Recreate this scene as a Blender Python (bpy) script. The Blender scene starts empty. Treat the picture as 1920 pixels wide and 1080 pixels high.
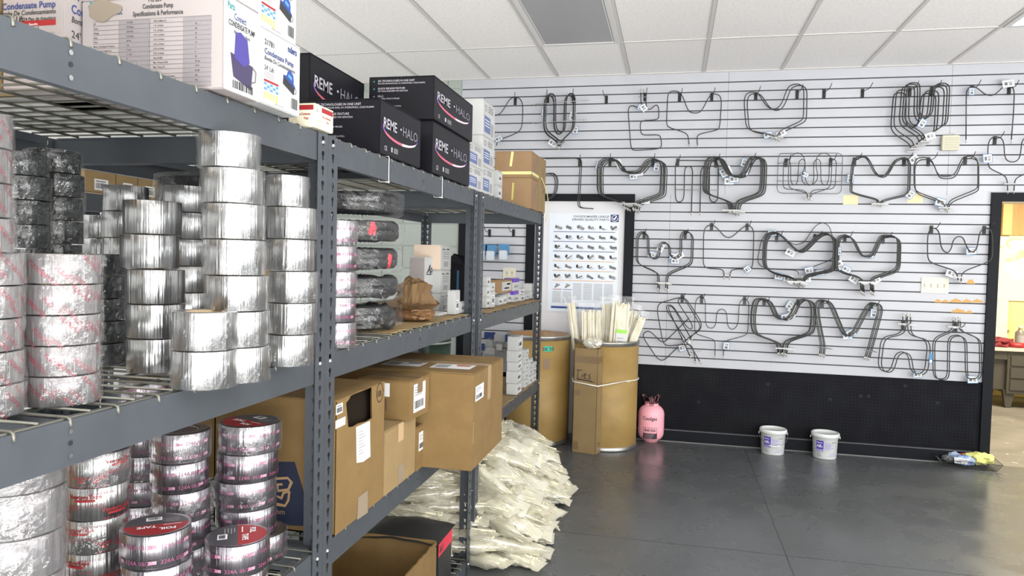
import bpy, bmesh, math, random
from mathutils import Vector, Matrix, noise
random.seed(7)
PI = math.pi
SC = bpy.context.scene
COL = SC.collection

# ------------------------------------------------------------------ camera
F_PX, CX, CY, H = 1352.0, 960.0, 540.0, 1.493
AX = Vector((0.97582797, -0.03198295, -0.21618712))
AY = Vector((0.21719806, 0.03247147, 0.97558731))
AZ = Vector((0.02418225, 0.99896081, -0.0386332))
cam_d = bpy.data.cameras.new('camera'); cam = bpy.data.objects.new('camera', cam_d); COL.objects.link(cam)
R = Matrix(((AX[0], AX[1], -AX[2]), (AY[0], AY[1], -AY[2]), (AZ[0], AZ[1], -AZ[2])))
cam.matrix_world = Matrix.Translation((0, 0, H)) @ R.to_4x4()
cam_d.sensor_width = 36; cam_d.lens = F_PX / 1920 * 36; cam_d.clip_start = 0.05; cam_d.clip_end = 60
SC.camera = cam
SC.view_settings.view_transform = 'Standard'; SC.view_settings.look = 'None'
SC.view_settings.gamma = 1; SC.view_settings.exposure = 0.52
try: SC.view_settings.use_curve_mapping = False
except Exception: pass

# ------------------------------------------------------------------ light
W = bpy.data.worlds.new('world'); SC.world = W; W.use_nodes = True
bg = W.node_tree.nodes['Background']; bg.inputs[0].default_value = (0.85, 0.93, 1.0, 1); bg.inputs[1].default_value = 1.0

def area(name, loc, rot, sx, sy, power, color):
    l = bpy.data.lights.new(name, 'AREA'); l.shape = 'RECTANGLE'; l.size = sx; l.size_y = sy
    l.energy = power; l.color = color
    o = bpy.data.objects.new(name, l); COL.objects.link(o); o.location = loc; o.rotation_euler = rot
    return o
# daylight entering through the shop windows behind and right of the photographer: sky light and light bounced up off the pavement
r_ = math.radians
area('window_daylight', (1.9, -3.9, 1.45), (r_(90), 0, 0), 4.6, 1.9, 36, (0.93, 0.97, 1.0))
area('window_daylight', (5.85, 1.0, 1.45), (0, r_(90), 0), 1.9, 5.0, 36, (0.93, 0.98, 1.0))
area('pavement_bounce', (1.9, -3.85, 1.0), (r_(132), 0, 0), 4.6, 1.2, 110, (1.0, 0.97, 0.94))
area('pavement_bounce', (5.8, 1.0, 1.0), (0, r_(128), 0), 1.2, 5.0, 120, (1.0, 0.97, 0.94))
# upward fill lamps added just above the floor, out of view, to brighten the ceiling
area('ceiling_fill_lamp', (4.4, 0.0, 0.03), (r_(180), 0, 0), 2.0, 4.0, 90, (1.0, 0.98, 0.95))
area('ceiling_fill_lamp', (1.6, -1.8, 0.03), (r_(180), 0, 0), 6.0, 2.8, 500, (1.0, 0.98, 0.95))
area('ceiling_fill_lamp', (-3.4, 2.6, 0.03), (r_(180), 0, 0), 1.8, 5.0, 62, (1.0, 0.98, 0.95))
area('back_room_light', (4.2, 7.6, 2.75), (0, 0, 0), 2.0, 1.2, 200, (1.0, 0.90, 0.68))

# ------------------------------------------------------------------ pixel -> place
def ray(u, v):
    c = Vector((u - CX, CY - v, F_PX)); return Vector((c.dot(AX), c.dot(AY), c.dot(AZ)))
def at_x(u, v, x): r = ray(u, v); t = x / r.x; return Vector((x, r.y * t, H + r.z * t))
def at_y(u, v, y): r = ray(u, v); t = y / r.y; return Vector((r.x * t, y, H + r.z * t))
def at_z(u, v, z): r = ray(u, v); t = (z - H) / r.z; return Vector((r.x * t, r.y * t, z))
def cyl_c(uL, uR, v, r):
    a = ray(uL, v).xy.normalized(); b = ray(uR, v).xy.normalized(); m = (a + b).normalized()
    return m * r / math.sqrt((1 - a.dot(b)) / 2)

# ------------------------------------------------------------------ materials
MATS = {}
def M(name, col=(.5, .5, .5), rough=.5, metal=0.0, **k):
    if name in MATS: return MATS[name]
    m = bpy.data.materials.new(name); m.use_nodes = True; MATS[name] = m
    nt = m.node_tree; b = nt.nodes['Principled BSDF']
    b.inputs['Base Color'].default_value = (*col, 1); b.inputs['Roughness'].default_value = rough
    b.inputs['Metallic'].default_value = metal
    if 'emit' in k:
        b.inputs['Emission Color'].default_value = (*k['emit'], 1); b.inputs['Emission Strength'].default_value = k.get('es', 1)
    if 'spec' in k: b.inputs['Specular IOR Level'].default_value = k['spec']
    if 'alpha' in k: b.inputs['Alpha'].default_value = k['alpha']
    if 'trans' in k: b.inputs['Transmission Weight'].default_value = k['trans']
    if 'coat' in k: b.inputs['Coat Weight'].default_value = k['coat']
    tc = nt.nodes.new('ShaderNodeTexCoord')
    def nz(scale, detail=4, stretch=None):
        n = nt.nodes.new('ShaderNodeTexNoise'); n.inputs['Scale'].default_value = scale; n.inputs['Detail'].default_value = detail
        mp = nt.nodes.new('ShaderNodeMapping'); mp.inputs['Scale'].default_value = stretch or (1, 1, 1)
        nt.links.new(tc.outputs['Object'], mp.inputs[0]); nt.links.new(mp.outputs[0], n.inputs['Vector']); return n
    if 'var' in k:   # (other colour, scale, contrast low, high, stretch)
        c2, s, lo, hi = k['var'][:4]; st = k['var'][4] if len(k['var']) > 4 else None
        n = nz(s, 5, st); r = nt.nodes.new('ShaderNodeValToRGB')
        r.color_ramp.elements[0].position = lo; r.color_ramp.elements[1].position = hi
        r.color_ramp.elements[0].color = (*col, 1); r.color_ramp.elements[1].color = (*c2, 1)
        nt.links.new(n.outputs[0], r.inputs[0]); nt.links.new(r.outputs[0], b.inputs['Base Color'])
    if 'rvar' in k:
        lo, hi, s = k['rvar']; n = nz(s, 5); mr = nt.nodes.new('ShaderNodeMapRange')
        mr.inputs[1].default_value = .3; mr.inputs[2].default_value = .7; mr.inputs[3].default_value = lo; mr.inputs[4].default_value = hi
        nt.links.new(n.outputs[0], mr.inputs[0]); nt.links.new(mr.outputs[0], b.inputs['Roughness'])
    if 'bump' in k:  # (scale, strength, stretch)
        s, st = k['bump'][:2]; n = nz(s, 3, k['bump'][2] if len(k['bump']) > 2 else None)
        bp = nt.nodes.new('ShaderNodeBump'); bp.inputs['Strength'].default_value = st; bp.inputs['Distance'].default_value = .01
        nt.links.new(n.outputs[0], bp.inputs['Height']); nt.links.new(bp.outputs[0], b.inputs['Normal'])
    return m
def wrap_mat(name, tint=(1, 1, 1), opac=.22, rough=.15, edge=.3, gloss=.6):
    """thin plastic film: mostly see-through, with crinkled glossy highlights and a little haze"""
    if name in MATS: return MATS[name]
    m = bpy.data.materials.new(name); m.use_nodes = True; MATS[name] = m; nt = m.node_tree
    nt.nodes.clear(); N = nt.nodes.new; L = nt.links.new; out = N('ShaderNodeOutputMaterial')
    t = N('ShaderNodeBsdfTransparent'); g = N('ShaderNodeBsdfGlossy'); g.inputs['Roughness'].default_value = rough; g.inputs['Color'].default_value = (.95, .95, .95, 1)
    d = N('ShaderNodeBsdfDiffuse'); d.inputs['Color'].default_value = (*tint, 1)
    mg = N('ShaderNodeMixShader'); mg.inputs[0].default_value = 1 - gloss; L(g.outputs[0], mg.inputs[1]); L(d.outputs[0], mg.inputs[2])
    mx = N('ShaderNodeMixShader'); fr = N('ShaderNodeLayerWeight'); fr.inputs[0].default_value = .3
    mr = N('ShaderNodeMapRange'); mr.inputs[3].default_value = opac; mr.inputs[4].default_value = min(1, opac + edge)
    tc = N('ShaderNodeTexCoord'); n = N('ShaderNodeTexNoise'); n.inputs['Scale'].default_value = 26; n.inputs['Detail'].default_value = 4
    bp = N('ShaderNodeBump'); bp.inputs['Strength'].default_value = .8; bp.inputs['Distance'].default_value = .01
    L(tc.outputs['Object'], n.inputs['Vector']); L(n.outputs[0], bp.inputs['Height']); L(bp.outputs[0], g.inputs['Normal']); L(bp.outputs[0], fr.inputs['Normal'])
    L(fr.outputs['Facing'], mr.inputs[0]); L(mr.outputs[0], mx.inputs[0])
    L(t.outputs[0], mx.inputs[1]); L(mg.outputs[0], mx.inputs[2]); L(mx.outputs[0], out.inputs[0])
    return m
steel = M('grey_paint', (0.055, 0.062, 0.073), .42, .1, var=((0.062, 0.072, 0.083), 9, .35, .7), rvar=(.38, .48, 30))
steel_dk = M('dark_recess', (.012, .012, .014), .7)
zinc = M('zinc_bolt', (.55, .56, .58), .3, 1)
wire = M('deck_wire', (0.167, 0.167, 0.143), .45, .6)
white_w = M('slatwall_white', (0.499, 0.510, 0.548), .45, 0, var=((0.455, 0.467, 0.505), 2.5, .35, .75))
groove = M('slot_shadow_liner', (.05, .05, .055), .6)
black_w = M('black_panel', (0.006, 0.006, 0.009), .5, 0, var=((0.009, 0.010, 0.012), 6, .4, .7), spec=.08)
black_f = M('black_trim', (.008, .009, .012), .45, spec=.12)
kraft = M('kraft_card', (0.194, 0.120, 0.041), .8, 0, var=((0.167, 0.101, 0.033), 14, .35, .7), bump=(90, .05))
kraft_l = M('kraft_light', (0.270, 0.190, 0.085), .8, 0, var=((0.240, 0.161, 0.072), 10, .35, .7), bump=(90, .05))
kraft_d = M('kraft_dark_inside', (.20, .115, .055), .85)
kraft_pk = M('kraft_pink', (0.281, 0.177, 0.092), .8, 0, var=((0.253, 0.157, 0.079), 10, .35, .7))
drum_m = M('fibre_drum', (0.356, 0.233, 0.075), .55, 0, var=((0.274, 0.170, 0.049), 5, .45, .75), bump=(20, .05))
ptape = M('packing_tape_brown', (0.194, 0.127, 0.065), .3, 0)
ptape_l = M('packing_tape_pale', (0.270, 0.216, 0.152), .3, 0)
paper = M('paper_white', (0.686, 0.695, 0.704), .6)
card_w = M('white_card', (0.441, 0.449, 0.445), .6, 0, var=((0.403, 0.410, 0.405), 6, .4, .7))
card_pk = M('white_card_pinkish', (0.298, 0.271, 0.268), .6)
card_bk = M('black_card', (0.007, 0.007, 0.010), .38, 0, spec=.18)
ink = M('ink_black', (.02, .02, .025), .5)
ink_g = M('ink_grey', (0.140, 0.140, 0.150), .6)
ink_lg = M('ink_light_grey', (0.276, 0.270, 0.282), .6)
ink_w = M('ink_white', (.8, .8, .82), .5)
ink_si = M('ink_silver', (.62, .60, .66), .35, .5)
ink_n = M('ink_navy', (.02, .04, .16), .5)
ink_b = M('ink_blue', (0.018, 0.054, 0.252), .5)
ink_lb = M('ink_light_blue', (0.072, 0.228, 0.432), .5)
ink_r = M('ink_red', (0.270, 0.011, 0.015), .5)
ink_y = M('ink_yellow', (0.525, 0.462, 0.084), .5)
ink_v = M('ink_violet', (.22, .08, .36), .4)
ink_o = M('ink_orange', (.72, .42, .12), .5)
ink_t = M('ink_teal', (0.010, 0.210, 0.210), .5)
ink_gr = M('ink_green', (.30, .72, .10), .5)
foil = M('aluminium_foil', (0.436, 0.442, 0.447), .28, 1, bump=(130, .30, (1, 1, .02)))
foil_v = M('aluminium_foil_violet', (0.360, 0.348, 0.375), .29, 1, bump=(110, .26, (1, 1, .03)))
foil_w = M('silver_cloth_tape', (.25, .25, .255), .36, .45, bump=(90, .3, (1, 1, .08)), var=((.16, .145, .15), 50, .35, .7, (1, 1, .1)))
blk_t = M('black_tape', (.014, .017, .018), .2, .1, bump=(30, .4, (1, 1, .1)))
core_m = M('card_core', (.40, .30, .19), .8)
hose_m = M('black_hose', (0.013, 0.014, 0.016), .33)
film = wrap_mat('clear_film', (.7, .72, .73), .05, .12, .22, .8)
film_d = wrap_mat('clear_film_loose', (.6, .6, .6), .055, .12, .26, .8)
film_h = wrap_mat('clear_film_tight', (.5, .5, .5), .03, .1, .17, .85)
film_m = wrap_mat('milky_film', (.93, .90, .74), .42, .16, .45, .38)
tie_m = M('white_nylon', (.86, .82, .66), .4, 0, var=((.78, .72, .50), 9, .4, .75))
elem = M('dark_element_tube', (.045, .046, .044), .38, .55)
elem_g = M('grey_element_tube', (.12, .12, .115), .38, .6)
steel_w = M('bare_wire', (.42, .42, .42), .35, .9)
hook_m = M('black_hook', (.012, .012, .014), .4)
pink = M('pink_paint', (0.970, 0.455, 0.539), .32, 0, var=((0.970, 0.410, 0.481), 6, .4, .7))
pink_d = M('pink_metal', (.32, .16, .17), .4, .3)
plast_w = M('white_plastic', (.74, .77, .76), .3)
cream = M('cream_plastic', (.60, .57, .44), .45)

# ------------------------------------------------------------------ mesh builder
TXT = {}
def text_mesh(s, bold=0.0, shear=0.0, align='LEFT'):
    k = (s, bold, shear, align)
    if k in TXT: return TXT[k]
    c = bpy.data.curves.new('t', 'FONT'); c.body = s; c.size = 1; c.offset = bold; c.shear = shear
    c.align_x = align; c.resolution_u = 2
    o = bpy.data.objects.new('t', c); COL.objects.link(o)
    dg = bpy.context.evaluated_depsgraph_get(); me = bpy.data.meshes.new_from_object(o.evaluated_get(dg))
    r = ([v.co.copy() for v in me.vertices], [list(p.vertices) for p in me.polygons])
    bpy.data.meshes.remove(me); bpy.data.objects.remove(o); bpy.data.curves.remove(c)
    TXT[k] = r; return r

class MB:
    def __init__(s): s.v = []; s.f = []; s.m = []; s.mats = []; s.sm = []
    def mi(s, m):
        if m not in s.mats: s.mats.append(m)
        return s.mats.index(m)
    def add(s, vs, fs, m, smooth=False):
        b = len(s.v); s.v += [Vector(v) for v in vs]; i = s.mi(m)
        for f in fs: s.f.append([b + k for k in f]); s.m.append(i); s.sm.append(smooth)
    def box(s, lo, hi, m, T=None, bev=0.0):
        if bev > 0:
            bm = bmesh.new(); bmesh.ops.create_cube(bm, size=1)
            for v in bm.verts: v.co = Vector([lo[i] + (v.co[i] + .5) * (hi[i] - lo[i]) for i in range(3)])
            bmesh.ops.bevel(bm, geom=bm.edges[:], offset=bev, segments=2, affect='EDGES')
            vs = [v.co.copy() for v in bm.verts]; fs = [[v.index for v in f.verts] for f in bm.faces]; bm.free()
        else:
            x0, y0, z0 = lo; x1, y1, z1 = hi
            vs = [Vector(p) for p in ((x0, y0, z0), (x1, y0, z0), (x1, y1, z0), (x0, y1, z0), (x0, y0, z1), (x1, y0, z1), (x1, y1, z1), (x0, y1, z1))]
            fs = [(0, 3, 2, 1), (4, 5, 6, 7), (0, 1, 5, 4), (1, 2, 6, 5), (2, 3, 7, 6), (3, 0, 4, 7)]
        if T: vs = [T @ v for v in vs]
        s.add(vs, fs, m)
    def tube(s, pts, r, m, seg=8, closed=False, cap=True, rf=None):
        pts = [Vector(p) for p in pts]; n = len(pts)
        if n < 2: return
        vs = []; up = None
        for i, p in enumerate(pts):
            a = pts[i - 1] if (i or closed) else p; b = pts[(i + 1) % n] if (i < n - 1 or closed) else p
            d = (b - a)
            if d.length < 1e-9: d = Vector((0, 0, 1))
            d.normalize()
            if up is None:
                up = d.orthogonal().normalized()
            else:
                up = up - d * up.dot(d)
                if up.length < 1e-6: up = d.orthogonal()
                up.normalize()
            w = d.cross(up); rr = rf(i / n) if rf else r
            for k in range(seg):
                t = 2 * PI * k / seg; vs.append(p + (up * math.cos(t) + w * math.sin(t)) * rr)
        fs = []
        for i in range(n if closed else n - 1):
            j = (i + 1) % n
            for k in range(seg):
                l = (k + 1) % seg; fs.append((i * seg + k, i * seg + l, j * seg + l, j * seg + k))
        if cap and not closed: fs += [tuple(reversed(range(seg))), tuple(range((n - 1) * seg, n * seg))]
        s.add(vs, fs, m, True)
    def lathe(s, prof, m, seg=32, c=(0, 0, 0), smooth=True, jit=None, close=False):
        vs = []; n = len(prof)
        for k in range(seg):
            t = 2 * PI * k / seg
            for (r, z) in prof:
                rr = r + (jit(t, z) if jit else 0); vs.append((c[0] + rr * math.cos(t), c[1] + rr * math.sin(t), c[2] + z))
        fs = []
        for k in range(seg):
            l = (k + 1) % seg
            for i in range(n if close else n - 1):
                j = (i + 1) % n
                fs.append((k * n + i, l * n + i, l * n + j, k * n + j))
        s.add(vs, fs, m, smooth)
    def disc(s, r0, r1, z, m, seg=32, c=(0, 0, 0), a0=0, a1=2 * PI, up=True):
        vs = []; fs = []
        for k in range(seg + 1):
            t = a0 + (a1 - a0) * k / seg
            vs += [(c[0] + r0 * math.cos(t), c[1] + r0 * math.sin(t), z), (c[0] + r1 * math.cos(t), c[1] + r1 * math.sin(t), z)]
        for k in range(seg): fs.append((2 * k, 2 * k + 1, 2 * k + 3, 2 * k + 2))
        s.add(vs, fs, m)
    # printed matter on a flat face: fr = (origin, u, v, normal)
    def rect(s, fr, x, y, w, h, m, off=.0006, rot=0):
        o, u, v, n = fr; P = []
        for a, b in ((0, 0), (w, 0), (w, h), (0, h)):
            if rot:
                a, b = a - w / 2, b - h / 2; a, b = a * math.cos(rot) - b * math.sin(rot) + w / 2, a * math.sin(rot) + b * math.cos(rot) + h / 2
            P.append(o + u * (x + a) + v * (y + b) + n * off)
        s.add(P, [(0, 1, 2, 3)], m)
    def poly(s, fr, pts, m, off=.0006):
        o, u, v, n = fr; s.add([o + u * a + v * b + n * off for a, b in pts], [tuple(range(len(pts)))], m)
    def line(s, fr, pts, w, m, off=.001, wf=None):
        o, u, v, n = fr; q = [pts[0]]
        for p in pts[1:]:
            if math.hypot(p[0] - q[-1][0], p[1] - q[-1][1]) > 1e-5: q.append(p)
        if len(q) < 2: return
        vs = []; k = len(q)
        for i in range(k):
            a = q[max(i - 1, 0)]; b = q[min(i + 1, k - 1)]; dx, dy = b[0] - a[0], b[1] - a[1]; L = math.hypot(dx, dy) or 1e-6
            ww = (w if wf is None else w * wf(i / (k - 1))) / 2; nx, ny = -dy / L * ww, dx / L * ww
            if 0 < i < k - 1:
                e = (q[i][0] - a[0], q[i][1] - a[1]); le = math.hypot(*e) or 1e-6; cs = abs((e[0] * dx + e[1] * dy) / (le * L)); f = min(1.6, 1 / max(cs, .3)); nx *= f; ny *= f
            for sg in (1, -1): vs.append(o + u * (q[i][0] + sg * nx) + v * (q[i][1] + sg * ny) + n * off)
        s.add(vs, [(2 * i, 2 * i + 1, 2 * i + 3, 2 * i + 2) for i in range(k - 1)], m)
    def text(s, fr, t, x, y, size, m, off=.001, bold=0.0, sx=1.0, shear=0.0, align='LEFT', rot=0):
        o, u, v, n = fr; vs, fs = text_mesh(t, bold, shear, align); P = []
        cr, sr = math.cos(rot), math.sin(rot)
        for q in vs:
            a, b = q.x * size * sx, q.y * size; P.append(o + u * (x + a * cr - b * sr) + v * (y + a * sr + b * cr) + n * off)
        s.add(P, fs, m)
    def ctext(s, t, r, ang, z, size, m, bold=0.0, rot=0, sx=1.0, off=.0009):
        vs, fs = text_mesh(t, bold, 0, 'CENTER'); P = []; cr, sr = math.cos(rot), math.sin(rot)
        for q in vs:
            a, b = q.x * size * sx, q.y * size; a, b = a * cr - b * sr, a * sr + b * cr
            th = ang + a / r; P.append(((r + off) * math.cos(th), (r + off) * math.sin(th), z + b))
        s.add(P, fs, m)
    def crect(s, r, a0, a1, z0, z1, m, off=.0007, seg=10):
        vs = []; fs = []
        for k in range(seg + 1):
            t = a0 + (a1 - a0) * k / seg; vs += [((r + off) * math.cos(t), (r + off) * math.sin(t), z0), ((r + off) * math.cos(t), (r + off) * math.sin(t), z1)]
        for k in range(seg): fs.append((2 * k, 2 * k + 2, 2 * k + 3, 2 * k + 1))
        s.add(vs, fs, m)
    def build(s, name, parent=None, origin=None, kind=None):
        me = bpy.data.meshes.new(name)
        vs = s.v if origin is None else [v - Vector(origin) for v in s.v]
        me.from_pydata([tuple(v) for v in vs], [], s.f)
        for m in s.mats: me.materials.append(m)
        me.polygons.foreach_set('material_index', s.m); me.polygons.foreach_set('use_smooth', s.sm); me.update()
        o = bpy.data.objects.new(name, me); COL.objects.link(o)
        if parent is not None: o.parent = parent
        elif origin is not None: o.location = origin
        if kind: o['kind'] = kind
        return o

def thing(name, label, cat, loc=(0, 0, 0), rz=0, group=None):
    o = bpy.data.objects.new(name, None); COL.objects.link(o); o.empty_display_size = .05
    o.location = loc; o.rotation_euler = (0, 0, rz); o['label'] = label; o['category'] = cat
    if group: o['group'] = group
    return o
def tag(o, label, cat, group=None):
    o['label'] = label; o['category'] = cat
    if group: o['group'] = group
    return o
def dup(root, label=None, group=None, name=None):
    r = root.copy(); COL.objects.link(r)
    if label: r['label'] = label
    if group: r['group'] = group
    for ch in list(root.children):
        c = ch.copy(); COL.objects.link(c); c.parent = r
        for g in list(ch.children):
            d = g.copy(); COL.objects.link(d); d.parent = c
    return r
def struct(mb, name, parent=None): 
    o = mb.build(name, parent)
    if parent is None: o['kind'] = 'structure'
    return o
def barcode(mb, fr, x, y, w, h, m=None, seed=1):
    rr = random.Random(seed); a = x
    while a < x + w:
        b = rr.choice((.0008, .0012, .002)) * (w / .03); 
        if a + b > x + w: break
        mb.rect(fr, a, y, b, h, m or ink, .0011); a += b + rr.choice((.0008, .0014)) * (w / .03)
def smooth_path(pts, rad, n=5):
    """round the corners of a polyline of Vectors"""
    out = [pts[0]]
    for i in range(1, len(pts) - 1):
        p = pts[i]; a = pts[i - 1] - p; b = pts[i + 1] - p
        ra = min(rad, a.length * .48); rb = min(rad, b.length * .48)
        if ra < 1e-5 or rb < 1e-5: continue
        A = p + a.normalized() * ra; B = p + b.normalized() * rb
        for k in range(n + 1):
            t = k / n; out.append(A * (1 - t) ** 2 + p * 2 * t * (1 - t) + B * t ** 2)
    out.append(pts[-1]); return out

# ================================================================== STRUCTURE
D = 6.2; CZ = 3.075; XL, XR, YB = -4.6, 6.0, -4.0
floor_m = M('sealed_concrete', (.078, .084, .088), .25, 0, var=((.096, .103, .108), 1.6, .35, .68), rvar=(.18, .36, 3.5), bump=(14, .02))
mb = MB(); mb.box((XL, YB, -.1), (XR, D, 0), floor_m)
scr = M('floor_scuff', (0.231, 0.231, 0.231), .4)
rr = random.Random(3)
for i in range(170):
    x, y = rr.uniform(-.8, 3.6), rr.uniform(2.2, 6.1); a = rr.uniform(-.5, .5); L = rr.uniform(.006, .035); w = rr.uniform(.0012, .004)
    fr = (Vector((x, y, 0)), Vector((math.cos(a), math.sin(a), 0)), Vector((-math.sin(a), math.cos(a), 0)), Vector((0, 0, 1)))
    mb.rect(fr, 0, 0, L, w, scr, .0006)
crk = M('floor_joint', (.03, .032, .034), .5)
mb.box((-4, 3.9, .0), (5, 3.904, .0007), crk); mb.box((.62, -4, .0), (.624, 6.1, .0007), crk)
struct(mb, 'floor')
tile_m = M('ceiling_tile', (0.877, 0.861, 0.850), .85, 0, var=((0.812, 0.790, 0.778), 60, .42, .62), bump=(160, .12))
tee_m = M('ceiling_tee', (.60, .58, .565), .5)
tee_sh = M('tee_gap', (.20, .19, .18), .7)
mb = MB(); mb.box((XL, YB, CZ + .006), (XR, D + .02, CZ + .08), tile_m)
PX = .608; gx = [.2 + PX * k for k in range(-8, 10)]; gy = [5.30 - 1.216 * k for k in range(0, 8)]
for x in gx:
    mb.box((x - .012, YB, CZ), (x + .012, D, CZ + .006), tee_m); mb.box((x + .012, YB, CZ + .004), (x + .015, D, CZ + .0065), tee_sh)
for y in gy:
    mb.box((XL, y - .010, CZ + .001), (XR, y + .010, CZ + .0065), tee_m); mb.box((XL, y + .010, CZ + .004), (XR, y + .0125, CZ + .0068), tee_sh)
mb.box((XL, D - .022, CZ - .001), (XR, D, CZ + .0065), tee_m)
struct(mb, 'ceiling')
# --- back wall: slatwall planks in front of a dark liner
ZB = 2.074
mb = MB()
def planks(x0, x1, z0, z1, seams=()):
    mb.box((x0, D + .013, z0), (x1, D + .03, z1), groove)
    zs = [z0] + [z for z in [.712 + .076 * k for k in range(0, 31)] if z0 + .02 < z < z1 - .01] + [z1]
    xs = [x0] + [s for s in seams if x0 < s < x1] + [x1]
    for a, b in zip(zs, zs[1:]):
        lo = a + (.005 if a > z0 else 0); hi = b - (.005 if b < z1 else 0)
        for p, q in zip(xs, xs[1:]):
            mb.box((p + (.001 if p > x0 else 0), D, lo), (q - (.001 if q < x1 else 0), D + .014, hi), white_w)
planks(-1.70, -1.256, .50, ZB); mb.box((-1.70, D, 0), (-1.256, D + .03, .50), black_w)
planks(-.326, 2.36, .637, ZB, (-.034,))
planks(-1.87, 2.36, ZB, CZ + .004, (.402, 2.055))
planks(2.36, XR, 2.095, CZ + .004)
mb.box((-1.87, D + .03, 0), (2.43, D + .13, CZ), groove)
mb.box((3.4, D + .0, 0), (XR, D + .13, 2.1), white_w); mb.box((2.43, D + .03, 2.1), (XR, D + .13, CZ), groove)
wb = struct(mb, 'wall_back')
blk = M('green_white_block', (0.350, 0.392, 0.364), .6, bump=(40, .1)); mort = M('block_mortar', (.40, .45, .42), .8)
mb = MB(); mb.box((XL, D + .004, 0), (-1.87, D + .1, CZ), mort)
z = 0; k = 0
while z < CZ:
    x = XL + (.2 if k % 2 else 0)
    while x < -1.88:
        mb.box((x + .005, D - .004, z + .005), (min(x + .395, -1.875), D + .01, min(z + .195, CZ)), blk); x += .4
    z += .2; k += 1
mb.build('block_wall', wb)
mb = MB(); mb.box((-1.87, D - .02, 0), (-1.70, D + .12, 2.074), black_f); mb.build('black_trim', wb)
# chipped plank edges
chip = M('raw_board', (.58, .34, .12), .8)
mb = MB()
for (x0u, x1u, v, hgt) in ((1812, 1828, 531, 7), (1752, 1765, 566, 5), (1765, 1780, 566, 4), (1781, 1804, 566, 6), (1804, 1822, 566, 5), (1822, 1843, 566, 5), (1783, 1811, 585, 6), (1811, 1824, 586, 4)):
    a = at_y(x0u, v, D - .001); b = at_y(x1u, v, D - .001); n = 7; hh = hgt / 225
    top = [Vector((a.x + (b.x - a.x) * k / n, D - .0012, a.z + hh * math.sin(PI * k / n) ** .7 * (1 + .2 * math.sin(k * 2.3 + v)))) for k in range(n + 1)]
    bot = [Vector((p.x, D - .0012, a.z - .004)) for p in top]
    mb.add(top + bot, [(k, n + 1 + k, n + 2 + k, k + 1) for k in range(n)], chip)
mb.build('chipped_edge', wb)
# --- black pegboard below the slats
mb = MB(); mb.box((-.326, D - .004, .0), (2.40, D + .03, .637), black_w)
peg = M('peg_hole', (0.022, 0.024, 0.028), .7)
for i in range(104):
    for j in range(19):
        x, z = -.29 + i * .0254, .135 + j * .0254
        if x > 2.34: continue
        mb.add([(x + .0028 * math.cos(t), D - .0045, z + .0022 * math.sin(t)) for t in (0, PI / 2, PI, 1.5 * PI)], [(0, 1, 2, 3)], peg)
for (u, v) in ((1310, 755), (1440, 722), (1557, 750), (1614, 744), (1629, 744), (1697, 725), (1758, 757)):
    p = at_y(u, v, D); mb.box((p.x - .012, D - .006, p.z - .006), (p.x + .012, D, p.z + .016), card_bk); mb.box((p.x - .006, D - .007, p.z + .004), (p.x + .004, D, p.z + .008), peg)
pb = mb.build('trim_1'); pb['kind'] = 'structure'
mb = MB(); mb.box((-.326, D - .030, 0), (2.42, D - .004, .098), black_f); mb.box((-.30, D - .032, .095), (2.30, D - .004, .101), M('pale_edge', (.09, .09, .095), .4)); mb.box((-.326, D - .034, 0), (2.42, D - .02, .006), M('grey_strip', (.2, .2, .2), .4))  # includes a thin paler strip along the ledge top
struct(mb, 'baseboard_back')
# --- blocked doorway with black casing and poster
mb = MB(); pan = M('door_panel_grey', (0.690, 0.690, 0.718), .5, var=((0.635, 0.635, 0.662), 1.2, .4, .7))
mb.box((-1.18, D + .0, 0), (-.407, D + .03, 2.012), pan)
d2 = struct(mb, 'door_2')
mb = MB(); mb.box((-1.256, D - .022, 0), (-1.18, D + .02, 2.012), black_f); mb.box((-.407, D - .022, 0), (-.326, D + .02, 2.012), black_f); mb.box((-1.256, D - .022, 2.012), (-.326, D + .02, 2.074), black_f)
mb.build('door_casing', d2)
# --- open doorway on the right
mb = MB(); mb.box((2.36, D - .024, 0), (2.43, D + .15, 2.03), black_f); mb.box((2.36, D - .024, 2.03), (3.40, D + .15, 2.095), black_f); mb.box((3.33, D - .024, 0), (3.40, D + .15, 2.03), black_f)
mb.box((2.43, D + .02, 0), (2.437, D + .15, 2.024), M('pale_jamb', (.62, .52, .38), .5)); mb.box((2.43, D + .02, 2.024), (3.33, D + .15, 2.03), M('pale_jamb')); mb.box((2.36, D - .02, 2.095), (3.42, D + .1, 2.10), ink_lg)
struct(mb, 'door_1')
# --- the room beyond
by = 9.75
bfl = M('brown_floor', (0.184, 0.169, 0.153), .45, 0, var=((0.134, 0.122, 0.108), 3, .4, .65), bump=(20, .05))
mb = MB(); mb.box((1.2, D, -.1), (7, by, 0), bfl)
lit = M('paper_scrap', (.6, .55, .48), .7)
for i in range(40):
    x, y = rr.uniform(2.5, 4.2), rr.uniform(6.3, 8.4); a = rr.uniform(0, 3); fr = (Vector((x, y, 0)), Vector((math.cos(a), math.sin(a), 0)), Vector((-math.sin(a), math.cos(a), 0)), Vector((0, 0, 1)))
    mb.rect(fr, 0, 0, rr.uniform(.01, .05), rr.uniform(.004, .015), lit, .0008)
struct(mb, 'floor_beyond')
yw = M('yellow_wall', (.72, .60, .26), .6); wood = M('plywood', (0.504, 0.306, 0.117), .55, 0, var=((0.414, 0.238, 0.081), 3, .35, .7, (6, 6, .6)))
stud = M('stud_pale', (.68, .47, .20), .6)
mb = MB(); mb.box((1.2, by, 0), (7, by + .1, 3.0), yw)
zt = at_y(1900, 385, by).z; zb = at_y(1900, 441, by).z
mb.box((1.2, by - .012, zb), (7, by, 3.0), wood)
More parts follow.
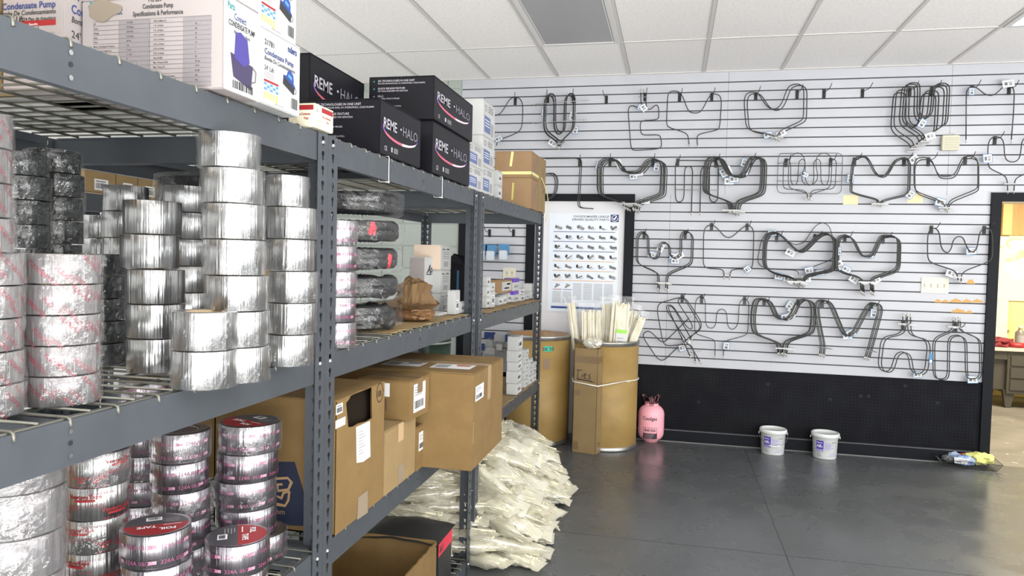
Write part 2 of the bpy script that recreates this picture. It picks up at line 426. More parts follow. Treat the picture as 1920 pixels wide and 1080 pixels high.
pL = at_y(1886, 410, by); mb.box((pL.x - .05, by - .05, zb), (pL.x + .05, by - .012, 3.0), stud); pL = at_y(1885, 600, by); mb.box((pL.x - .06, by - .05, .8), (pL.x + .05, by - .012, at_y(1885, 566, by).z), stud)
struct(mb, 'wall_beyond')
mb = MB(); mb.box((1.2, D + .13, 2.85), (7, by, 2.95), card_w); struct(mb, 'ceiling_beyond')
mb = MB(); mb.box((7, D, 0), (7.1, by, 3), yw); mb.box((1.1, D + .13, 0), (1.2, by, 3), yw); struct(mb, 'wall_beyond_side')
# --- unseen walls with the shop windows
mb = MB(); wp = M('painted_wall', (.62, .63, .62), .7)
mb.box((XL, YB - .1, 0), (XR, YB, .45), wp); mb.box((XL, YB - .1, 2.45), (XR, YB, CZ), wp); mb.box((XL, YB - .1, .45), (-.5, YB, 2.45), wp); mb.box((4.3, YB - .1, .45), (XR, YB, 2.45), wp)
for x in (-.5, 1.1, 2.7, 4.24): mb.box((x, YB - .08, .45), (x + .06, YB - .02, 2.45), black_f)
struct(mb, 'wall_front')
mb = MB(); mb.box((XR, YB, 0), (XR + .1, D, .45), wp); mb.box((XR, YB, 2.45), (XR + .1, D, CZ), wp); mb.box((XR, YB, .45), (XR + .1, -1.6, 2.45), wp); mb.box((XR, 3.6, .45), (XR + .1, D, 2.45), wp)
for y in (-1.6, .1, 1.8, 3.54): mb.box((XR + .02, y, .45), (XR + .08, y + .06, 2.45), black_f)
struct(mb, 'wall_right')
mb = MB(); mb.box((XL - .1, YB, 0), (XL, D, CZ), wp); struct(mb, 'wall_left')

# ------------------------------------------------------------------ ceiling lights
def troffer(x, y, lit_, label):
    t = thing('ceiling_light', label, 'ceiling light', (x, y, CZ), 0, 'recessed ceiling lights')
    mb = MB(); w, l = PX / 2 - .012, .608 - .012
    for (a, b, c, d) in ((-w, -l, w, -l + .035), (-w, l - .035, w, l), (-w, -l + .035, -w + .035, l - .035), (w - .035, -l + .035, w, l - .035)):
        mb.box((a, b, -.007), (c, d, .004), M('light_frame', (.66, .65, .64), .4), bev=.001)
    for s_ in (-1, 1): mb.box((s_ * (w - .045) - .004, -l + .03, -.004), (s_ * (w - .045) + .004, l - .03, .003), M('light_frame'))
    mb.build('frame', t)
    mb = MB(); mb.box((-w + .03, -l + .03, -.002), (w - .03, l - .03, .004), M('diffuser_lit', (.9, .9, .9), .4, emit=(1, .98, .94), es=3.2) if lit_ else M('diffuser_off', (.33, .33, .34), .35, 0, bump=(300, .1)))
    mb.build('diffuser', t)
troffer(-.712, 4.692, False, 'unlit grey panel light in the ceiling above the shelving end')
troffer(2.328, 4.692, True, 'glowing panel light at the right edge of the ceiling')
for i, (x, y) in enumerate(((-.104, 1.044), (2.328, -.17), (4.76, 1.044), (-3.144, 2.26), (2.328, 2.26), (-3.144, 4.692))):
    troffer(x, y, True, 'lit ceiling panel light outside the photo, over the shop floor')

# ------------------------------------------------------------------ desk etc. in the room beyond
dk = M('desk_dark', (.055, .05, .042), .45); dkt = M('desk_top_edge', (.50, .46, .40), .4)
p = at_z(1880, 765, 0); dy = p.y; x0 = at_y(1846, 700, dy).x - .5; zt = at_y(1880, 652, dy).z
t = thing('desk', 'dark pedestal desk with a pale top edge beyond the doorway', 'desk', (x0, dy, 0))
mb = MB(); mb.box((0, -.03, zt - .035), (1.7, .62, zt), dkt, bev=.004); mb.build('desktop', t)
xs = at_y(1884, 700, dy).x - x0
for nm, a, b in (('pedestal', xs + .02, xs + .75), ):
    mb = MB(); mb.box((a, 0, .16), (b, .6, zt - .035), dk, bev=.004)
    for k in range(3): mb.box((a + .03, -.012, .2 + k * (zt - .26) / 3), (b - .03, 0, .18 + (k + 1) * (zt - .26) / 3), dk, bev=.004)
    mb.build('pedestal', t)
mb = MB(); mb.box((.02, .04, .20), (xs + .02, .06, zt - .035), dk); mb.box((.02, .0, zt - .13), (xs + .02, .04, zt - .035), dk, bev=.003); mb.build('front_panel', t)
for x in (xs + .0, xs + .70):
    for y in (.02, .52):
        mb = MB(); mb.add([(x, y, .2), (x + .12, y, .2), (x + .12, y + .06, .2), (x, y + .06, .2), (x + .03, y, 0), (x + .08, y, 0), (x + .08, y + .06, 0), (x + .03, y + .06, 0)], [(0, 4, 5, 1), (1, 5, 6, 2), (2, 6, 7, 3), (3, 7, 4, 0), (4, 7, 6, 5), (0, 1, 2, 3)], dk); mb.build('leg', t)
# poster-sized chart
p0 = at_y(1868, 563, by - .02); p1 = at_y(1960, 444, by - .02)
t = thing('wall_chart', 'pale yellow wall chart with blue patches beyond the doorway', 'chart', (p0.x, by - .014, p0.z))
mb = MB(); fr = (Vector((0, 0, 0)), Vector((1, 0, 0)), Vector((0, 0, 1)), Vector((0, -1, 0))); w, h = p1.x - p0.x, p1.z - p0.z
mb.box((0, -.006, 0), (w, .002, h), M('chart_paper', (0.680, 0.640, 0.496), .5)); mb.build('sheet', t)
mb = MB()
for k in range(26):
    cx_, cy_ = rr.uniform(.05, w - .05), rr.uniform(h * .3, h * .95); q = rr.uniform(.03, .12); c_ = (M('chart_yellow', (.85, .75, .30), .5), M('chart_blue', (.55, .72, .80), .5), M('chart_cream', (.85, .82, .70), .5))[k % 3]
    mb.poly(fr, [(max(0, min(w, cx_ + q * math.cos(a * .9) * rr.uniform(.7, 1.2))), max(0, min(h, cy_ + q * .7 * math.sin(a * .9)))) for a in range(7)], c_, .007 + k * .0001)
mb.build('printed_areas', t)
# white board strip leaning on the wall, desk things
p0 = at_y(1862, 640, dy + .35)
t = tag((lambda m_: (m_.box((0, 0, 0), (.22, .02, .50), card_w, bev=.003), m_.build('white_sheet', None, (0, 0, 0)))[1])(MB()), 'white sheet leaning at the back of the desk beyond the doorway', 'board')
t.location = (p0.x - .04, dy + .45, zt)
def crumple(mb, c, s, m, seed, rough=.35, sub=3, flat=.0, freq=2.0):
    bm = bmesh.new(); bmesh.ops.create_icosphere(bm, subdivisions=sub, radius=1)
    for v in bm.verts:
        n = noise.noise_vector(v.co * freq + Vector((seed * 3.7, seed, 0))); n2 = noise.noise_vector(v.co * freq * 2.6 + Vector((seed, 9, 0)))
        q = v.co + n * rough + n2 * rough * .5
        q = Vector((q.x * s[0], q.y * s[1], q.z * s[2])) + Vector(c)
        if q.z < flat: q.z = flat
        v.co = q
    vs = [v.co.copy() for v in bm.verts]; fs = [[v.index for v in f.verts] for f in bm.faces]; bm.free(); mb.add(vs, fs, m, False)
red_c = M('red_cloth', (0.162, 0.013, 0.018), .8)
p0 = at_y(1876, 645, dy + .1); mb = MB(); crumple(mb, (0, 0, .03), (.16, .10, .07), red_c, 4, .5); o = mb.build('red_rag'); o.location = (p0.x - .0, dy + .14, zt); tag(o, 'crumpled dark red rag on the desk beyond the doorway', 'rag')
p0 = at_y(1906, 640, dy + .1); mb = MB(); mb.lathe([(.03, 0), (.09, 0), (.09, .05), (.03, .05)], ink_r, 24, close=True); mb.lathe([(.0305, .002), (.0305, .048)], core_m, 20); o = mb.build('tape_roll', None, (0, 0, 0)); o.location = (p0.x, dy + .12, zt); tag(o, 'red tape roll lying flat on the desk beyond the doorway', 'tape')
p0 = at_y(1915, 625, dy + .1); t = thing('spray_bottle', 'dark bottle with a pale cap on the desk beyond the doorway', 'bottle', (p0.x + .03, dy + .2, zt))
mb = MB(); mb.lathe([(0, 0), (.045, 0), (.048, .02), (.048, .16), (.02, .19), (.018, .2)], M('bottle_dark', (.16, .14, .13), .3), 20); mb.lathe([(.0485, .05), (.0485, .13)], ink_lg, 20); mb.build('bottle_body', t)
mb = MB(); mb.lathe([(0, .24), (.017, .24), (.02, .2), (0, .2)], cream, 16); mb.build('cap', t)

# ------------------------------------------------------------------ small wall fittings
p0 = at_y(1762, 283, D); p1 = at_y(1796, 255, D)
t = thing('door_chime', 'cream louvred chime box on the white slatted wall', 'chime box', (p0.x, D, p0.z)); w, h = p1.x - p0.x, p1.z - p0.z
mb = MB(); mb.box((0, -.045, 0), (w, 0, h), cream, bev=.005); mb.build('cover', t)
mb = MB()
for k in range(7): mb.box((w * .12, -.048, h * (.12 + k * .115)), (w * .95, -.044, h * (.16 + k * .115)), M('cream_shade', (.40, .38, .28), .5))
mb.build('louvre', t)
mb = MB(); mb.tube(smooth_path([Vector((w * .45, -.01, h)), Vector((w * .5, -.02, h + .025)), Vector((w * .75, -.02, h + .025)), Vector((w * .8, -.01, h))], .02), .0016, cream); mb.build('cable', t)
p0 = at_y(1726, 549, D); p1 = at_y(1779, 521, D)
t = thing('switch_plate', 'cream four-gang switch plate low on the white slatted wall', 'switch plate', (p0.x, D, p0.z)); w, h = p1.x - p0.x, p1.z - p0.z
mb = MB(); mb.box((0, -.008, 0), (w, 0, h), M('plate_cream', (.66, .64, .54), .4), bev=.002); mb.build('plate', t)
for k in range(4):
    mb = MB(); x = w * (.14 + .24 * k); mb.box((x - .006, -.016, h * .36), (x + .006, -.007, h * .62), cream, bev=.002); mb.build('toggle', t)
for u, v, lb in ((1595, 374, 'yellowed note stuck below the three-wire element on the right'), (1716, 371, 'yellowed note stuck beside the blue tag near the wall top right')):
    a = at_y(u, v, D - .001); mb = MB(); mb.box((-.055, -.0012, -.04), (.055, 0, .035), M('old_note', (.74, .66, .40), .7)); o = mb.build('paper_note'); o.location = (a.x, D, a.z); tag(o, lb, 'note')
# outlet seen through the shelving
p0 = at_y(943, 524, D); p1 = at_y(968, 502, D); t = thing('outlet_plate', 'cream double outlet plate on the slats behind the shelving', 'outlet', (p0.x, D, p0.z)); w, h = p1.x - p0.x, p1.z - p0.z
mb = MB(); mb.box((0, -.008, 0), (w, 0, h), M('plate_cream'), bev=.002); mb.build('plate', t)
for k in range(2):
    mb = MB(); x = w * (.3 + .4 * k); mb.box((x - .012, -.010, h * .25), (x + .012, -.007, h * .75), cream, bev=.002); mb.box((x - .005, -.011, h * .5), (x - .003, -.009, h * .62), ink); mb.box((x + .003, -.011, h * .5), (x + .005, -.009, h * .62), ink); mb.build('socket', t)

# ------------------------------------------------------------------ poster
pl, pt, pr_, pb_ = -1.058, at_y(1094, 400, D).z, -.455, at_y(1090, 586, D).z
t = thing('poster', 'white parts poster with rows of small drawings on the grey door panel', 'poster', (pl, D - .001, pb_)); w, h = pr_ - pl, pt - pb_
mb = MB(); mb.box((0, -.002, 0), (w, 0, h), M('poster_paper', (.70, .75, .82), .35)); mb.build('sheet', t)
fr = (Vector((0, -.0022, 0)), Vector((1, 0, 0)), Vector((0, 0, 1)), Vector((0, -1, 0)))
mb = MB(); mb.text(fr, 'CHOICE MAKER LINEUP', w * .86, h * .958, .025, ink_g, bold=.02, align='RIGHT', sx=1.15); mb.text(fr, 'DRIVEN QUALITY PARTS', w * .86, h * .927, .025, ink_g, bold=.02, align='RIGHT', sx=1.15)
mb.rect(fr, w * .88, h * .915, w * .115, h * .075, ink_n)
mb.line(fr, [(w * .91, h * .955), (w * .93, h * .94), (w * .965, h * .975)], .009, ink_w, .002)
mb.line(fr, [(w * .9375 + .026 * math.cos(a * .5 + .9), h * .952 + .026 * math.sin(a * .5 + .9)) for a in range(12)], .004, ink_w, .002); mb.build('heading', t)
mb = MB(); cols = (ink_g, ink_lb, ink_b, ink_o, ink_o, ink_o)
for r_ in range(6):
    yy = h * (.835 - r_ * .0985)
    for c in range(6):
        xx = w * (.10 + c * .158); rq = random.Random(r_ * 7 + c)
        mb.rect(fr, xx, yy - .005 + .012, .040 + rq.random() * .02, .010 + rq.random() * .014, (ink_g, ink_lg)[rq.random() < .5], .0006, rq.uniform(-.6, .6))
        mb.rect(fr, xx - .005, yy + .01, .018, .026, (ink_g, ink)[rq.random() < .3], .0008, rq.uniform(-.4, .4))
        mb.line(fr, [(xx + .01, yy + .01), (xx + .035, yy - .002), (xx + .06, yy + .008)], .003, ink_g, .001)
    mb.rect(fr, w * .07, yy - .022, w * .88, .006, (M('ink_slate', (.10, .14, .28), .5), M('ink_slate'), M('ink_slate'), ink_o, ink_o, ink_o)[r_], .0006)
    for c in range(5): mb.rect(fr, w * (.15 + c * .17), yy - .022, .05, .006, (ink_g, M('ink_tan', (.6, .4, .3), .5))[r_ > 2], .0009)
for c in range(2): mb.rect(fr, w * (.08 + c * .15), h * .225, w * .13, .005, (ink_r, ink_n)[c]); mb.rect(fr, w * (.10 + c * .15), h * .255, .05, .012, ink_g, .0008, .5); mb.rect(fr, w * (.12 + c * .15), h * .262, .03, .02, ink_lg, .0009, -.3)
for c in range(6):
    for k in range(17 if c > 1 else 12): mb.rect(fr, w * (.075 + c * .148), h * (.29 if c > 1 else .205) - k * .0085, w * .125, .0032, ink_lg)
mb.rect(fr, w * .06, h * .035, w * .88, h * .022, ink_b); mb.build('drawings', t)

# ------------------------------------------------------------------ hooks and heating elements
def hook(u, v, plen=.11, dx=.0, label=None):
    p = at_y(u, v, D)
    t = thing('display_hook', label or 'empty black slatwall hook on the white slats', 'hook', (p.x, D, p.z))
    mb = MB(); mb.box((-.0125, -.007, -.036), (.0125, 0, .034), hook_m, bev=.002); mb.box((-.004, -.010, -.022), (.004, -.006, .022), hook_m); mb.build('back_plate', t)
    mb = MB(); mb.tube(smooth_path([Vector((0, -.006, .012)), Vector((0, -.05, .008)), Vector((dx * .6, -plen, .010)), Vector((dx, -plen - .03, .05))], .025), .0028, M('hook_wire', (.05, .05, .052), .35, .7)); mb.build('prong', t)
    return t
for u, v, dx, lb in ((1137, 187, -.02, 'empty black hook left of the E-shaped element in the top row'), (1545, 176, .03, 'empty hook in the top row, just right of the double element with wavy top'),
                     (1617, 175, .04, 'empty hook in the top row, left of the stacked deep U elements'), (918, 437, -.015, 'black hook behind the shelving, above the left blue pack'), (963, 437, -.015, 'black hook behind the shelving, above the right blue pack')):
    hook(u, v, dx=dx, label=lb)
CR = {1: (900, 130, 4.0), 2: (1160, 130, 4.0), 3: (1440, 130, 3.857), 4: (1660, 130, 3.857), 5: (1180, 400, 3.6), 6: (1400, 400, 3.6), 7: (1620, 400, 3.1765)}
def P(crop, pts, y):
    a, b, s = CR[crop]; return [at_y(a + x / s, b + z / s, y) for x, z in pts]
def element(crop, pts, label, n=1, step=(0, 0), dep=.014, mat=elem, r=.0040, group=None, hooks=(), tags=(), bracket=None, bars=(), y0=.05, rad=.05, ends=True, name='heating_element', hdx=.02, cat='heating element', closed=False, jitter=1.0):
    """n bent tubes hung one in front of the other on the same hooks; tags and bracket are children of each tube"""
    rj = random.Random(len(pts) * 31 + int(pts[0][0]))
    for k in range(n):
        y = D - y0 - dep * (n - 1 - k)
        base = P(crop, pts, y); c = sum(base, Vector()) / len(base)
        off = Vector((step[0] * k + (rj.uniform(-.004, .004) * jitter if n > 1 else 0), 0, step[1] * k + (rj.uniform(-.004, .004) * jitter if n > 1 else 0)))
        path = [p + off for p in base]; c += off
        t = thing(name, label, cat, (c.x, y, c.z), 0, group if n > 1 else None)
        if group: t['group'] = group
        mb = MB(); sp = smooth_path(path, rad) if not closed else smooth_path(path + [path[0]], rad)
        mb.tube([q - Vector((c.x, y, c.z)) for q in sp], r, mat, 7); mb.build('tube', t)
        for e, o2 in ((path[0], path[1]), (path[-1], path[-2])) if ends else ():
            d = (e - o2).normalized(); e = e - Vector((c.x, y, c.z))
            mb = MB(); mb.tube([e - d * .002, e + d * .012], r * 1.5, M('ceramic', (.55, .54, .5), .5), 8); mb.tube([e + d * .012, e + d * .024], r * .7, steel_w, 6); mb.build('terminal', t)
        if bracket:
            (bx0, bz0), (bx1, bz1) = bracket
            a = P(crop, [(bx0, bz0)], y)[0] + off - Vector((c.x, y, c.z)); b = P(crop, [(bx1, bz1)], y)[0] + off - Vector((c.x, y, c.z))
            mb = MB(); mb.box((min(a.x, b.x), -.006, (a.z + b.z) / 2 - .006), (max(a.x, b.x), .006, (a.z + b.z) / 2 + .004), M('bracket_steel', (.30, .30, .30), .4, .8), bev=.001); mb.build('mounting_bracket', t)
        for (a, b) in bars:
            q0, q1 = [w_ + off - Vector((c.x, y, c.z)) for w_ in P(crop, [a, b], y)]
            mb = MB(); mb.tube([q0 - Vector((0, .005, 0)), q1 - Vector((0, .005, 0))], .0022, steel_w, 6); mb.build('support_bar', t)
        if k == n - 1:
            for i, (tu, tv, rot, w_, h_) in enumerate(tags):
                q = P(crop, [(tu, tv)], y - .006 - .002 * i)[0] - Vector((c.x, y, c.z)); a = math.radians(rot)
                f2 = (q, Vector((math.cos(a), .12, math.sin(a))), Vector((-math.sin(a), .05, math.cos(a))), Vector((0, -1, 0)))
                mb = MB(); g = .004
                for lay, mm, e_ in ((0, ink_lb if i % 2 == 0 else M('tag_white', (.74, .80, .86), .35), g), (.0012, paper, 0)):
                    mb.rect(f2, -w_ / 2 - e_, -h_ / 2 - e_, w_ + 2 * e_, h_ + 2 * e_, mm, lay)
                mb.rect(f2, -w_ * .38, -h_ * .25, w_ * .3, h_ * .5, ink_g, .002); mb.rect(f2, w_ * .05, -h_ * .3, w_ * .28, h_ * .34, ink_lg, .002); mb.rect(f2, w_ * .0, h_ * .15, w_ * .4, h_ * .1, ink_g, .002)
                mb.build('price_tag', t)
    for i, (hu, hv) in enumerate(hooks):
        a, b, s = CR[crop]; side = ('left', 'right')[i] if len(hooks) > 1 else 'only'
        wl = (group or label).split(' '); wl = wl[:11]
        while wl[-1] in ('the', 'of', 'in', 'at', 'with', 'a', 'and', 'inside', 'right', 'left', 'top'): wl.pop()
        hook(a + hu / s, b + hv / s, .05 + dep * n + .02, hdx, label=f'{side} hook under the ' + ' '.join(wl))
T1 = (.062, .042)
element(1, [(20, 352), (100, 350), (150, 338), (190, 280), (215, 235), (245, 208), (290, 212), (315, 240), (322, 300), (316, 420), (300, 462), (250, 490), (165, 520), (130, 545), (122, 575)],
        'single thin angular element at the far left of the top row', hooks=((265, 238),), tags=((140, 520, 25, *T1),))
element(1, [(590, 580), (580, 545), (495, 485), (478, 430), (485, 230), (505, 200), (540, 200), (556, 240), (555, 440), (575, 482), (600, 490), (628, 460), (636, 230), (655, 198), (685, 198), (702, 230), (698, 430), (680, 475), (608, 540), (598, 580)],
        'one of the narrow U-loop elements bundled in the top row beside the cartons', 4, (.006, .006), group='narrow U-loop elements', hooks=((508, 225), (700, 222)), tags=((482, 320, 85, *T1), (695, 350, 80, *T1), (715, 455, 85, *T1), (545, 553, -30, *T1)), bracket=((565, 555), (622, 562)))
for z1, z2, x1, x2, lb in ((262, 232, 410, 800, 'upper straight bare wire rod crossing the narrow U-loop elements'), (407, 378, 400, 780, 'lower straight bare wire rod crossing the narrow U-loop elements')):
    element(1, [(x1, z1), (x2, z2)], lb, mat=steel_w, r=.003, name='wire_rod', cat='rod', y0=.115)
element(2, [(165, 172), (168, 262), (190, 290), (160, 302), (112, 270), (75, 280), (72, 330), (92, 590), (112, 610), (308, 596), (324, 572), (315, 505), (298, 490), (188, 495), (165, 478), (160, 402), (182, 384), (288, 378), (303, 358), (300, 280), (280, 262), (242, 300), (212, 300), (205, 250), (190, 170)],
        'E-shaped grey element with an old tag in the top row', hooks=((198, 208),), tags=((165, 285, 70, .045, .04), (188, 290, -50, .045, .04)), mat=elem, bars=(((150, 208), (225, 208)),))
element(2, [(528, 566), (520, 490), (480, 468), (370, 435), (358, 405), (368, 185), (398, 162), (450, 165), (480, 200), (520, 310), (550, 328), (600, 328), (630, 300), (682, 195), (720, 182), (760, 195), (772, 240), (757, 440), (735, 457), (602, 485), (585, 512), (592, 570)],
        'single thin element with a deep dip, tips pointing down, in the top row', hooks=((457, 212), (698, 208)))
element(2, [(1172, 512), (1150, 490), (985, 458), (952, 425), (938, 230), (955, 180), (1000, 168), (1045, 178), (1105, 275), (1150, 300), (1195, 290), (1228, 240), (1262, 140), (1300, 112), (1355, 108), (1388, 140), (1384, 365), (1360, 390), (1205, 460), (1185, 512)],
        'one of the two thin elements with a wavy top and a crowded bracket, top row', 2, (.022, -.012), group='two thin elements with a wavy top', hooks=((1028, 203), (1338, 190)), tags=((1120, 492, 10, *T1), (1220, 480, 35, *T1)), bracket=((1140, 505), (1235, 512)), dep=.02)
for i, (sx_, sz_) in enumerate(((-.115, -.085), (-.09, -.06), (-.045, -.03), (-.02, -.012), (0, 0))):
    a, b, s = CR[4]; q = [(x + sx_ * 225 * s, z - sz_ * 225 * s) for x, z in [(285, 500), (270, 460), (165, 395), (138, 350), (158, 115), (178, 97), (235, 97), (252, 118), (245, 305), (272, 350), (312, 350), (342, 308), (358, 130), (382, 100), (440, 100), (467, 125), (452, 375), (430, 402), (322, 462), (308, 500)]]
    element(4, q, 'one of the heavy deep U elements stacked five deep in the top row', 1, group='heavy deep U elements', y0=.05 + .022 * i, mat=elem, r=.0045, bracket=((250 + sx_ * 867, 520 - sz_ * 867), (330 + sx_ * 867, 525 - sz_ * 867)), hooks=((175, 165), (335, 160)) if i == 4 else (), tags=((268, 392, 60, *T1), (325, 482, 20, *T1)) if i == 4 else (), dep=.05)
element(4, [(583, 512), (585, 172), (600, 135), (630, 122), (662, 132), (720, 182), (760, 192), (800, 178), (850, 128), (885, 112), (915, 122), (933, 155), (928, 300), (911, 512)],
        'M-shaped open element right of the chime box', hooks=((625, 150), (893, 152)), tags=((625, 160, 90, .05, .032), (890, 103, 8, .075, .045)), mat=elem)
element(4, [(885, 880), (882, 800), (860, 765), (760, 722), (742, 690), (742, 545), (760, 500), (800, 485), (840, 495), (858, 535), (862, 630), (882, 662), (920, 673), (958, 660), (978, 620), (985, 530), (1003, 498), (1040, 488), (1072, 520), (1078, 700), (1050, 742), (965, 775), (935, 802), (930, 880)],
        'double-loop element hanging above the open doorway corner', hooks=((790, 515),), tags=((740, 645, 5, .06, .06),), bracket=((855, 825), (950, 830)), mat=elem)
# second row
element(1, [(470, 790), (550, 772), (580, 800), (588, 850), (575, 930), (530, 970), (470, 980)], 'one of the round-ended elements half hidden by the strapped cartons', 3, (-.012, -.006), group='round-ended elements behind the cartons', ends=False)
element(1, [(490, 672), (738, 668), (755, 695), (735, 1020), (752, 1042), (842, 1048)], 'one of the straight angled elements hanging over the black door casing', 2, (.010, .0), group='straight angled elements over the casing', hooks=((748, 700),), ends=False)
element(1, [(1080, 1030), (1070, 1000), (905, 945), (880, 915), (880, 725), (900, 685), (950, 666), (1000, 668), (1030, 700), (1055, 752), (1095, 768), (1175, 768), (1212, 730), (1240, 685), (1290, 668), (1340, 680), (1360, 725), (1352, 915), (1335, 940), (1190, 985), (1160, 1000), (1150, 1040)],
        'one of the wide U-dip elements bundled over the poster doorway', 6, (.009, -.004), group='wide U-dip elements over the doorway', hooks=((975, 700), (1297, 700)), tags=((890, 722, 80, *T1), (1042, 710, -60, *T1), (1152, 805, 5, *T1), (1190, 775, 5, *T1), (1325, 735, 80, *T1), (1240, 985, 5, *T1)), bracket=((1045, 1005), (1180, 1010)))
element(2, [(545, 1075), (555, 760), (545, 732), (520, 725), (495, 742), (490, 965), (470, 995), (440, 995), (425, 965), (425, 720), (435, 690), (460, 682), (700, 685), (740, 700), (748, 735), (745, 965), (730, 995), (700, 998), (680, 968), (683, 750), (668, 730), (638, 730), (615, 755), (610, 1075)],
        'single serpentine broil element in the second row', hooks=((443, 700),), bars=(((420, 903), (750, 908)),), y0=.03)
element(2, [(830, 1060), (818, 1000), (795, 978), (652, 930), (628, 900), (640, 705), (665, 662), (712, 650), (750, 662), (800, 768), (830, 795), (900, 795), (932, 765), (965, 680), (995, 650), (1045, 652), (1068, 690), (1060, 890), (1040, 928), (900, 975), (872, 1000), (862, 1060)],
        'one of the dark elements packed in the thick second-row bundle with blue tags', 7, (.008, -.003), group='thick second-row bundle with blue tags', hooks=((728, 705), (988, 700)), tags=((785, 780, -60, *T1), (822, 760, -65, *T1), (865, 822, 8, .07, .05), (828, 840, 0, *T1), (958, 760, 65, *T1), (962, 705, 75, *T1), (942, 700, 75, *T1)), bracket=((775, 1050), (905, 1056)), y0=.06)
element(3, [(90, 610), (520, 606), (540, 628), (530, 878), (512, 900), (88, 896), (65, 872), (75, 632)], 'rectangular wire frame of the broil rack with a tan tag', mat=elem_g, r=.0026, closed=True, ends=False, bars=(((65, 680), (540, 682)), ((65, 808), (535, 812))), y0=.04, name='broil_rack', cat='rack', rad=.03)
element(3, [(285, 925), (280, 890), (250, 872), (122, 866), (108, 838), (112, 672), (130, 645), (152, 650), (164, 685), (165, 815), (185, 840), (207, 830), (216, 795), (222, 672), (245, 645), (268, 662), (270, 800), (290, 836), (320, 836), (332, 800), (330, 672), (355, 645), (380, 662), (383, 808), (402, 840), (425, 835), (440, 798), (445, 662), (470, 645), (495, 665), (486, 838), (468, 865), (332, 872), (306, 892), (305, 925)],
        'thin serpentine element hung inside the rectangular broil rack', mat=elem, r=.003, y0=.055, rad=.025, hooks=((130, 675), (453, 672)), tags=((268, 762, -20, .05, .035),), bracket=((265, 935), (330, 945)))
element(3, [(290, 925), (282, 895), (160, 862), (146, 828), (150, 680), (168, 625), (212, 600), (255, 620), (272, 680), (240, 790), (258, 825), (300, 842), (340, 825), (362, 785), (345, 680), (355, 625), (405, 600), (455, 625), (462, 690), (455, 835), (430, 865), (318, 900), (310, 925)],
        'thin double-arch element hung in front of the rectangular broil rack', mat=elem, r=.003, y0=.08, rad=.04)
element(3, [(790, 965), (780, 940), (640, 905), (592, 888), (590, 860), (602, 680), (622, 640), (670, 625), (712, 640), (770, 758), (810, 778), (850, 762), (900, 668), (940, 642), (985, 640), (1015, 665), (1008, 880), (995, 905), (860, 935), (815, 950), (805, 970)],
        'one of the three dark elements with a shallow V dip, second row', 3, (.010, -.002), group='three elements with a shallow V dip', hooks=((625, 670), (983, 668)), tags=((595, 790, 85, *T1), (1055, 650, 35, *T1), (1030, 905, 50, *T1)), bracket=((745, 968), (855, 975)))
element(4, [(430, 1000), (420, 968), (355, 935), (232, 893), (207, 860), (205, 690), (230, 645), (275, 638), (320, 645), (345, 682), (375, 760), (405, 778), (478, 775), (510, 750), (550, 650), (582, 630), (640, 632), (667, 662), (668, 850), (655, 872), (480, 942), (455, 970), (448, 1005)],
        'one of the two elements with a wide flat dip, second row right', 2, (.006, -.012), group='two elements with a wide flat dip', hooks=((310, 668), (576, 662)), tags=((400, 962, -15, .07, .055),), bracket=((380, 1000), (490, 1008)), dep=.02)
# third row
element(5, [(195, 505), (192, 410), (178, 392), (72, 345), (47, 318), (50, 160), (70, 125), (100, 122), (123, 150), (125, 258), (145, 298), (178, 300), (200, 270), (200, 215), (222, 192), (250, 195), (268, 222), (270, 270), (292, 300), (325, 298), (345, 262), (345, 150), (365, 120), (400, 120), (424, 150), (418, 318), (402, 343), (270, 398), (250, 420), (248, 505)],
        'one of the three W-shaped elements right of the door casing', 3, (.006, -.006), group='three W-shaped elements', hooks=((100, 148), (377, 150)), tags=((152, 278, -10, *T1), (212, 232, 65, *T1), (300, 290, -8, .06, .045), (338, 285, 30, *T1), (310, 322, 0, *T1)), bracket=((185, 463), (278, 470)), rad=.04)
element(5, [(640, 430), (638, 392), (620, 376), (520, 372), (498, 345), (502, 122), (520, 86), (560, 78), (592, 98), (640, 155), (670, 166), (700, 155), (770, 90), (810, 80), (838, 108), (840, 160), (834, 350), (818, 374), (700, 378), (682, 395), (678, 430)],
        'single boxy element with a V dip and one tag, third row', hooks=((555, 92), (795, 95)), tags=((798, 377, 40, .045, .045),), bars=(((625, 404), (692, 408)),), mat=elem)
element(6, [(325, 470), (308, 430), (190, 405), (122, 372), (105, 330), (110, 190), (132, 142), (172, 122), (210, 132), (318, 240), (350, 255), (382, 240), (478, 142), (530, 128), (572, 155), (585, 200), (580, 355), (555, 382), (400, 415), (375, 440), (365, 470)],
        'one of the dark elements in the thickest third-row bundle', 8, (.004, -.002), group='thickest third-row bundle', hooks=((202, 165), (460, 168)), tags=((218, 425, -8, .06, .05), (280, 440, -5, *T1), (422, 385, 15, .06, .045), (402, 442, 5, *T1), (497, 400, 10, *T1), (295, 265, -25, *T1), (172, 135, 5, *T1)), bracket=((270, 462), (385, 462)), y0=.055, dep=.011)
element(6, [(350, 415), (345, 385), (180, 378), (95, 360), (72, 320), (98, 180), (140, 125), (195, 118), (250, 170), (310, 208), (350, 212), (395, 190), (440, 115), (480, 72), (520, 62), (558, 85), (572, 130), (600, 220), (585, 310), (450, 360)],
        'odd thin element with a raised arch behind the thickest third-row bundle', mat=elem, r=.0028, y0=.03, ends=False)
